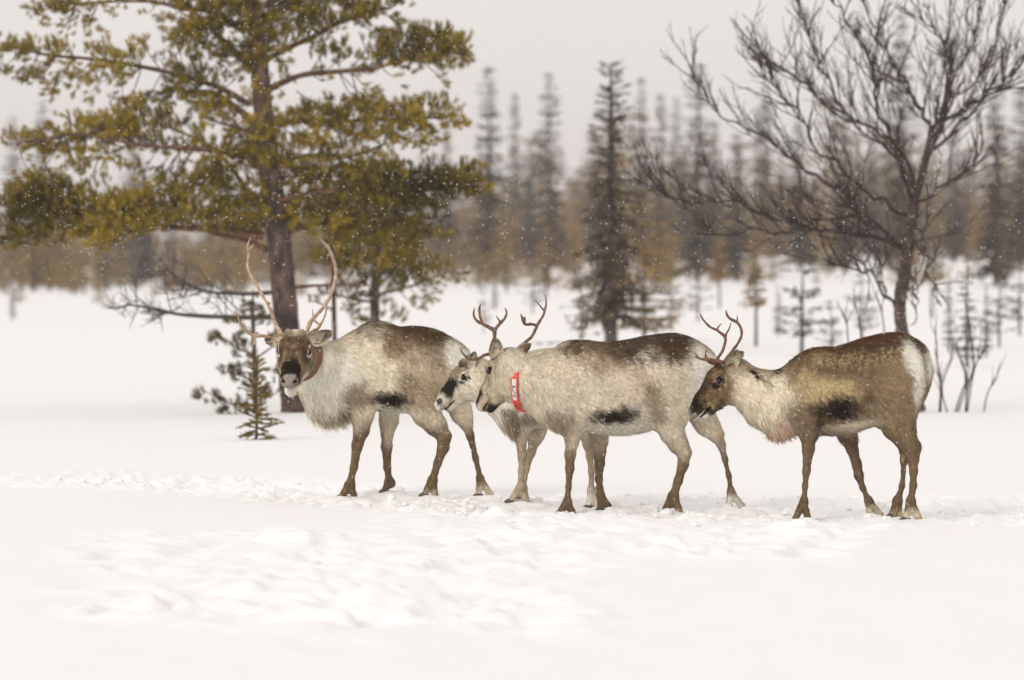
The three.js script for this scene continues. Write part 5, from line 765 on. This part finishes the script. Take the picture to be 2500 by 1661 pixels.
{
  const D = 54, s = D / FPX, base = at(2243, 1004, D); base.y = snowHeight(base.x, base.z) - 0.03;
  const root = thing('birch_tree', 'bare many-branched birch leaning left behind the brown reindeer on the right', 'birch', base), L = (x, y, z = 0) => at(1250 + x / 1.888, y / 1.888, D - z).sub(base);
  const bark = (v) => { const n = fbm(v.x * 18, v.y * 10, v.z * 18, 3), m = noise(v.x * 46, v.y * 30, v.z * 46); return mix3(mix3([0.024, 0.015, 0.013], [0.105, 0.066, 0.056], clamp(0.45 + n * 1.4, 0, 1)), [0.36, 0.3, 0.28], 0.6 * sstep(0.25, 0.5, m) * sstep(1.7, 0.9, v.y)); };
  const thin = (v) => { const n = noise(v.x * 8, v.y * 8, v.z * 8); return mix3([0.014, 0.008, 0.007], [0.05, 0.025, 0.02], clamp(0.5 + n, 0, 1)); };
  part('trunk', vcol(tube([L(1876, 1900), L(1850, 1760), L(1812, 1600), L(1788, 1420), L(1806, 1280), L(1822, 1170), L(1832, 1040), L(1850, 950), L(1880, 850), L(1908, 730), L(1930, 620)], [30, 29, 27, 25, 27, 25, 22, 19, 17, 14, 11].map((x) => x / 1.888 * s * 1.12), 160, 22, 0.22), bark), BARK, root);
  const main = [
    [[[1800, 1150, 0], [1700, 1100, 0.1], [1500, 1080, 0.3], [1360, 1055, 0.4], [1250, 1070, 0.5], [1100, 1060, 0.5], [960, 1082, 0.6], [850, 1010, 0.6], [790, 930, 0.6]], 13],
    [[[1200, 1000, 0.3], [1060, 950, 0.3], [950, 935, 0.3], [850, 932, 0.3], [730, 910, 0.3], [670, 870, 0.3], [636, 815, 0.3]], 8],
    [[[1800, 1135, 0], [1720, 1070, 0.2], [1620, 1012, 0.3], [1400, 1020, 0.4], [1330, 1040, 0.4], [1180, 1000, 0.4], [1060, 945, 0.3], [960, 850, 0.3]], 10],
    [[[1760, 1110, 0], [1680, 1040, -0.2], [1600, 985, -0.3], [1540, 900, -0.4], [1450, 830, -0.5], [1330, 760, -0.6], [1200, 650, -0.6], [1100, 600, -0.6], [980, 540, -0.6], [890, 450, -0.6], [850, 370, -0.6], [810, 300, -0.6]], 13],
    [[[1830, 1000, 0], [1700, 930, 0.2], [1600, 860, 0.3], [1500, 750, 0.4], [1400, 690, 0.4], [1350, 560, 0.4], [1270, 470, 0.4], [1190, 370, 0.4], [1100, 260, 0.4]], 11],
    [[[1850, 930, 0], [1790, 800, 0.2], [1760, 650, 0.3], [1690, 520, 0.3], [1670, 400, 0.3], [1640, 250, 0.3], [1560, 120, 0.3], [1500, 20, 0.3], [1440, -120, 0.3]], 14],
    [[[1860, 870, 0], [1790, 690, -0.2], [1680, 610, -0.3], [1560, 560, -0.4], [1450, 490, -0.5], [1350, 390, -0.5], [1230, 310, -0.5], [1170, 275, -0.5], [1080, 205, -0.5]], 12],
    [[[1900, 740, 0], [1925, 600, -0.2], [1880, 500, -0.3], [1820, 400, -0.4], [1760, 320, -0.4], [1700, 200, -0.4], [1650, 100, -0.4], [1590, -40, -0.4]], 13],
    [[[1935, 610, 0], [1990, 500, 0.2], [2030, 300, 0.3], [1980, 180, 0.3], [1900, 90, 0.3], [1840, -20, 0.3]], 12],
    [[[1938, 630, 0], [2050, 530, 0.3], [2190, 430, 0.4], [2280, 370, 0.5], [2370, 260, 0.5], [2480, 120, 0.5]], 13],
    [[[1860, 950, 0], [1950, 880, 0.3], [2050, 830, 0.4], [2130, 760, 0.5], [2170, 640, 0.5]], 9],
    [[[1990, 560, 0.1], [2000, 400, 0], [2090, 250, -0.1], [2150, 100, -0.1], [2190, -60, -0.1]], 10],
    [[[1925, 700, 0], [2050, 590, -0.3], [2200, 440, -0.5], [2370, 405, -0.6], [2500, 360, -0.6]], 11],
    [[[1870, 900, 0], [1800, 780, -0.4], [1730, 690, -0.6], [1600, 600, -0.8], [1480, 420, -0.9], [1400, 250, -0.9], [1330, 60, -0.9], [1290, -60, -0.9]], 11],
    [[[1905, 760, 0], [1960, 640, 0.5], [2010, 480, 0.7], [2190, 330, 0.8], [2250, 120, 0.8], [2290, -50, 0.8]], 10],
    [[[1765, 1420, 0], [1715, 1350, 0.1], [1640, 1262, 0.2], [1570, 1228, 0.3], [1490, 1225, 0.3], [1415, 1215, 0.3]], 10], [[[1640, 1262, 0.2], [1595, 1195, 0.2], [1565, 1140, 0.2]], 6],
    [[[1830, 1340, 0], [1880, 1300, 0.2], [1920, 1260, 0.2], [1960, 1160, 0.2]], 5], [[[1850, 1110, 0], [1905, 1160, 0.2], [1915, 1260, 0.3], [1940, 1330, 0.3], [1975, 1390, 0.3]], 6], [[[1850, 1150, 0], [1890, 1080, 0.2], [1860, 1030, 0.3], [1880, 960, 0.3]], 7], [[[1840, 1500, 0], [1870, 1400, 0.2], [1860, 1300, 0.3], [1900, 1200, 0.3]], 4], [[[1720, 1380, 0], [1706, 1270, -0.1], [1716, 1170, -0.1]], 5]];
  const tw = [];
  for (const [p, w] of main) {
    const P0 = p.map(([x, y, z]) => L(x, y, z)), c0 = new THREE.CatmullRomCurve3(P0, false, 'centripetal'), n = P0.length * 3, P = []; for (let i = 0; i < n; i++) { const t = i / (n - 1); P.push(c0.getPoint(t).add(V(gauss(), gauss(), gauss()).multiplyScalar(i === 0 || i === n - 1 ? 0 : 0.028))); } part('limb', vcol(tube(P, P.map((_, i) => lerp(w * 0.85, 2.2, Math.pow(i / (n - 1), 0.8)) / 1.888 * s), n * 2, 6, 0.3), thin), BARK, root);
    const cv = new THREE.CatmullRomCurve3(P, false, 'centripetal'), len = cv.getLength(), kids = Math.round(len * (w < 8 ? 12 : 15));
    for (let k = 0; k < kids; k++) { const t = rr(0.12, 1), q = cv.getPoint(t), d = cv.getTangent(t).multiplyScalar(0.9).add(V(gauss() * 0.6, 0.3 + gauss() * 0.5, gauss() * 0.75)).normalize(); branchOut(tw, q, d, rr(0.25, 0.75) * lerp(1.15, 0.6, t) * (w < 7 ? 0.6 : 1), 0.0075, w < 7 ? 2 : 1); }
  }
  part('twigs', vcol(mergeGeometries(tw), thin), BARK, root, { kind: 'stuff' });
  // willow shoots
  const W = (x, y, z = 0) => at(1700 + x / 2.95, 550 + y / 2.95, D - z);
  const willow = (label, D2, foot, stems) => {
    const b = W(foot[0], foot[1]); b.y = snowHeight(b.x, b.z) - 0.03; const o = thing('willow_bush', label, 'bush', b), small = [];
    for (const [pts, w] of stems) { const P = pts.map(([x, y, z = 0]) => W(x, y, z).sub(b)); P[0].y = Math.min(P[0].y, 0); part('stem', vcol(tube(P, P.map((_, i) => lerp(w, 1.5, i / (P.length - 1)) * s), P.length * 4, 5, 0.2), thin), BARK, o); const cv = new THREE.CatmullRomCurve3(P); for (let k = 0; k < 6; k++) { const t = rr(0.35, 1), q = cv.getPoint(t); branchOut(small, q, cv.getTangent(t).add(V(gauss() * 0.6, 0.3, gauss() * 0.6)).normalize(), rr(0.1, 0.3), 0.004, 3); } }
    part('twigs', vcol(mergeGeometries(small), thin), BARK, o, { kind: 'stuff' });
  };
  willow('bare willow shoots rising from the snow right of the brown reindeer rump', D, [1830, 1345], [[[[1750, 1340], [1760, 1180], [1740, 1000], [1722, 720]], 2.6], [[[1760, 1335], [1775, 1140], [1830, 980], [1860, 820]], 2], [[[1815, 1345], [1780, 1250], [1760, 1180], [1770, 1080]], 2], [[[1860, 1340], [1910, 1210], [1945, 1110], [1900, 960], [1870, 840]], 2.4], [[[1880, 1338], [1940, 1180], [1950, 1120]], 2], [[[1942, 1335], [1955, 1180], [2000, 1010], [1985, 860], [1960, 660]], 3.2], [[[1950, 1300], [2010, 1020], [2060, 930], [2110, 860]], 1.8]]);
  willow('single thin bare twig in the snow near the right edge, right of the willow shoots', D, [2068, 1310], [[[[2068, 1312], [2100, 1210], [2130, 1150], [2160, 1090]], 1.8]]);
  willow('low bare shoots in the snow left of the birch trunk, behind the brown reindeer back', D, [1120, 870], [[[[1115, 900], [1090, 760], [1078, 660]], 2], [[[1190, 900], [1180, 720], [1140, 560]], 2], [[[1380, 860], [1340, 640], [1290, 500]], 2]]);
}
{ // little spruce in front
  const D = 46.4, s = D / FPX, base = at(625, 1076, D); base.y = snowHeight(base.x, base.z) - 0.02; const h = 0.02 + (1076 - 868) * s;
  const root = thing('small_spruce', 'knee-high sparse little spruce alone in the snow left of the reindeer', 'spruce', base);
  part('trunk', vcol(tube([V(0, -0.05, 0), V(0.005, h * 0.4, 0), V(0.008, h * 0.75, 0), V(0.012, h, 0)], [0.014, 0.011, 0.007, 0.003], 12, 7), () => [0.11, 0.07, 0.035]), BARK, root);
  const list = [], br = [];
  for (let i = 0; i < 60; i++) {
    const t = 0.03 + 0.9 * (i / 60), an = i * 2.4 + rr(-0.4, 0.4), w = (t < 0.42 ? lerp(0.17, 0.15, t / 0.42) : lerp(0.12, 0.02, (t - 0.42) / 0.58)) * rr(0.4, 1.25), p = V(0.01 * t, t * h, 0), d = V(Math.cos(an), lerp(-0.1, 0.7, t) + rr(-0.35, 0.35), Math.sin(an)).normalize(), e = p.clone().addScaledVector(d, w);
    br.push(tube([p, p.clone().lerp(e, 0.5).add(V(0, -0.008, 0)), e], [0.005, 0.004, 0.002], 5, 5));
    const n = Math.ceil(w / 0.013); for (let k = 0; k <= n; k++) { const q = p.clone().lerp(e, lerp(0.2, 1, k / n)), g = clamp(0.5 + gauss() * 0.4, 0, 1); placeShoot(list, q, d.clone().add(V(gauss() * 0.2, gauss() * 0.2, gauss() * 0.2)).normalize(), rr(0.04, 0.055), mix3([0.09, 0.07, 0.012], [0.34, 0.25, 0.035], g), 1.5); if (k > 0 && k < n && rnd() < 0.6) { const dd = d.clone().add(V(gauss() * 0.9, gauss() * 0.3, gauss() * 0.9)).normalize(); for (let m = 0; m < 2; m++) placeShoot(list, q.clone().addScaledVector(dd, 0.02 + 0.025 * m), dd, 0.045, mix3([0.09, 0.07, 0.012], [0.34, 0.25, 0.035], g), 1.4); } }
  }
  for (let k = 0; k < 10; k++) placeShoot(list, V(0.011, h * lerp(0.8, 0.98, k / 10), 0), V(gauss() * 0.2, 1, gauss() * 0.2).normalize(), 0.05, [0.16, 0.12, 0.025], 1.1);
  part('branches', vcol(mergeGeometries(br), () => [0.1, 0.065, 0.035]), BARK, root); copies('needles', SPRUCE_SHOOT, NEEDLE, list, root, { kind: 'stuff' });
}
{ // falling snow
  const g = new THREE.IcosahedronGeometry(1, 0), list = [];
  for (let i = 0; i < 30000; i++) { const d = rr(26, 52), x = rr(-0.55, 0.55) * d * 0.18 * 1.1, y = rr(0, 1) * d * 0.125 + 0.05, q = Math.pow(rnd(), 2); const r = lerp(0.001, 0.0031, q); list.push({ m: new THREE.Matrix4().compose(V(x, y, -d), new THREE.Quaternion().setFromEuler(new THREE.Euler(rr(0, 6), rr(0, 6), 0)), V(r, r * rr(0.7, 1.3), r)) }); }
  copies('falling_snow', g, mat(0.92, 0.91, 0.9, 0.9), list, scene, { kind: 'stuff', label: 'fine snowflakes falling through the air in front of trees and reindeer', category: 'snowfall' });
}
buildSnow();
renderer.render(scene, camera);
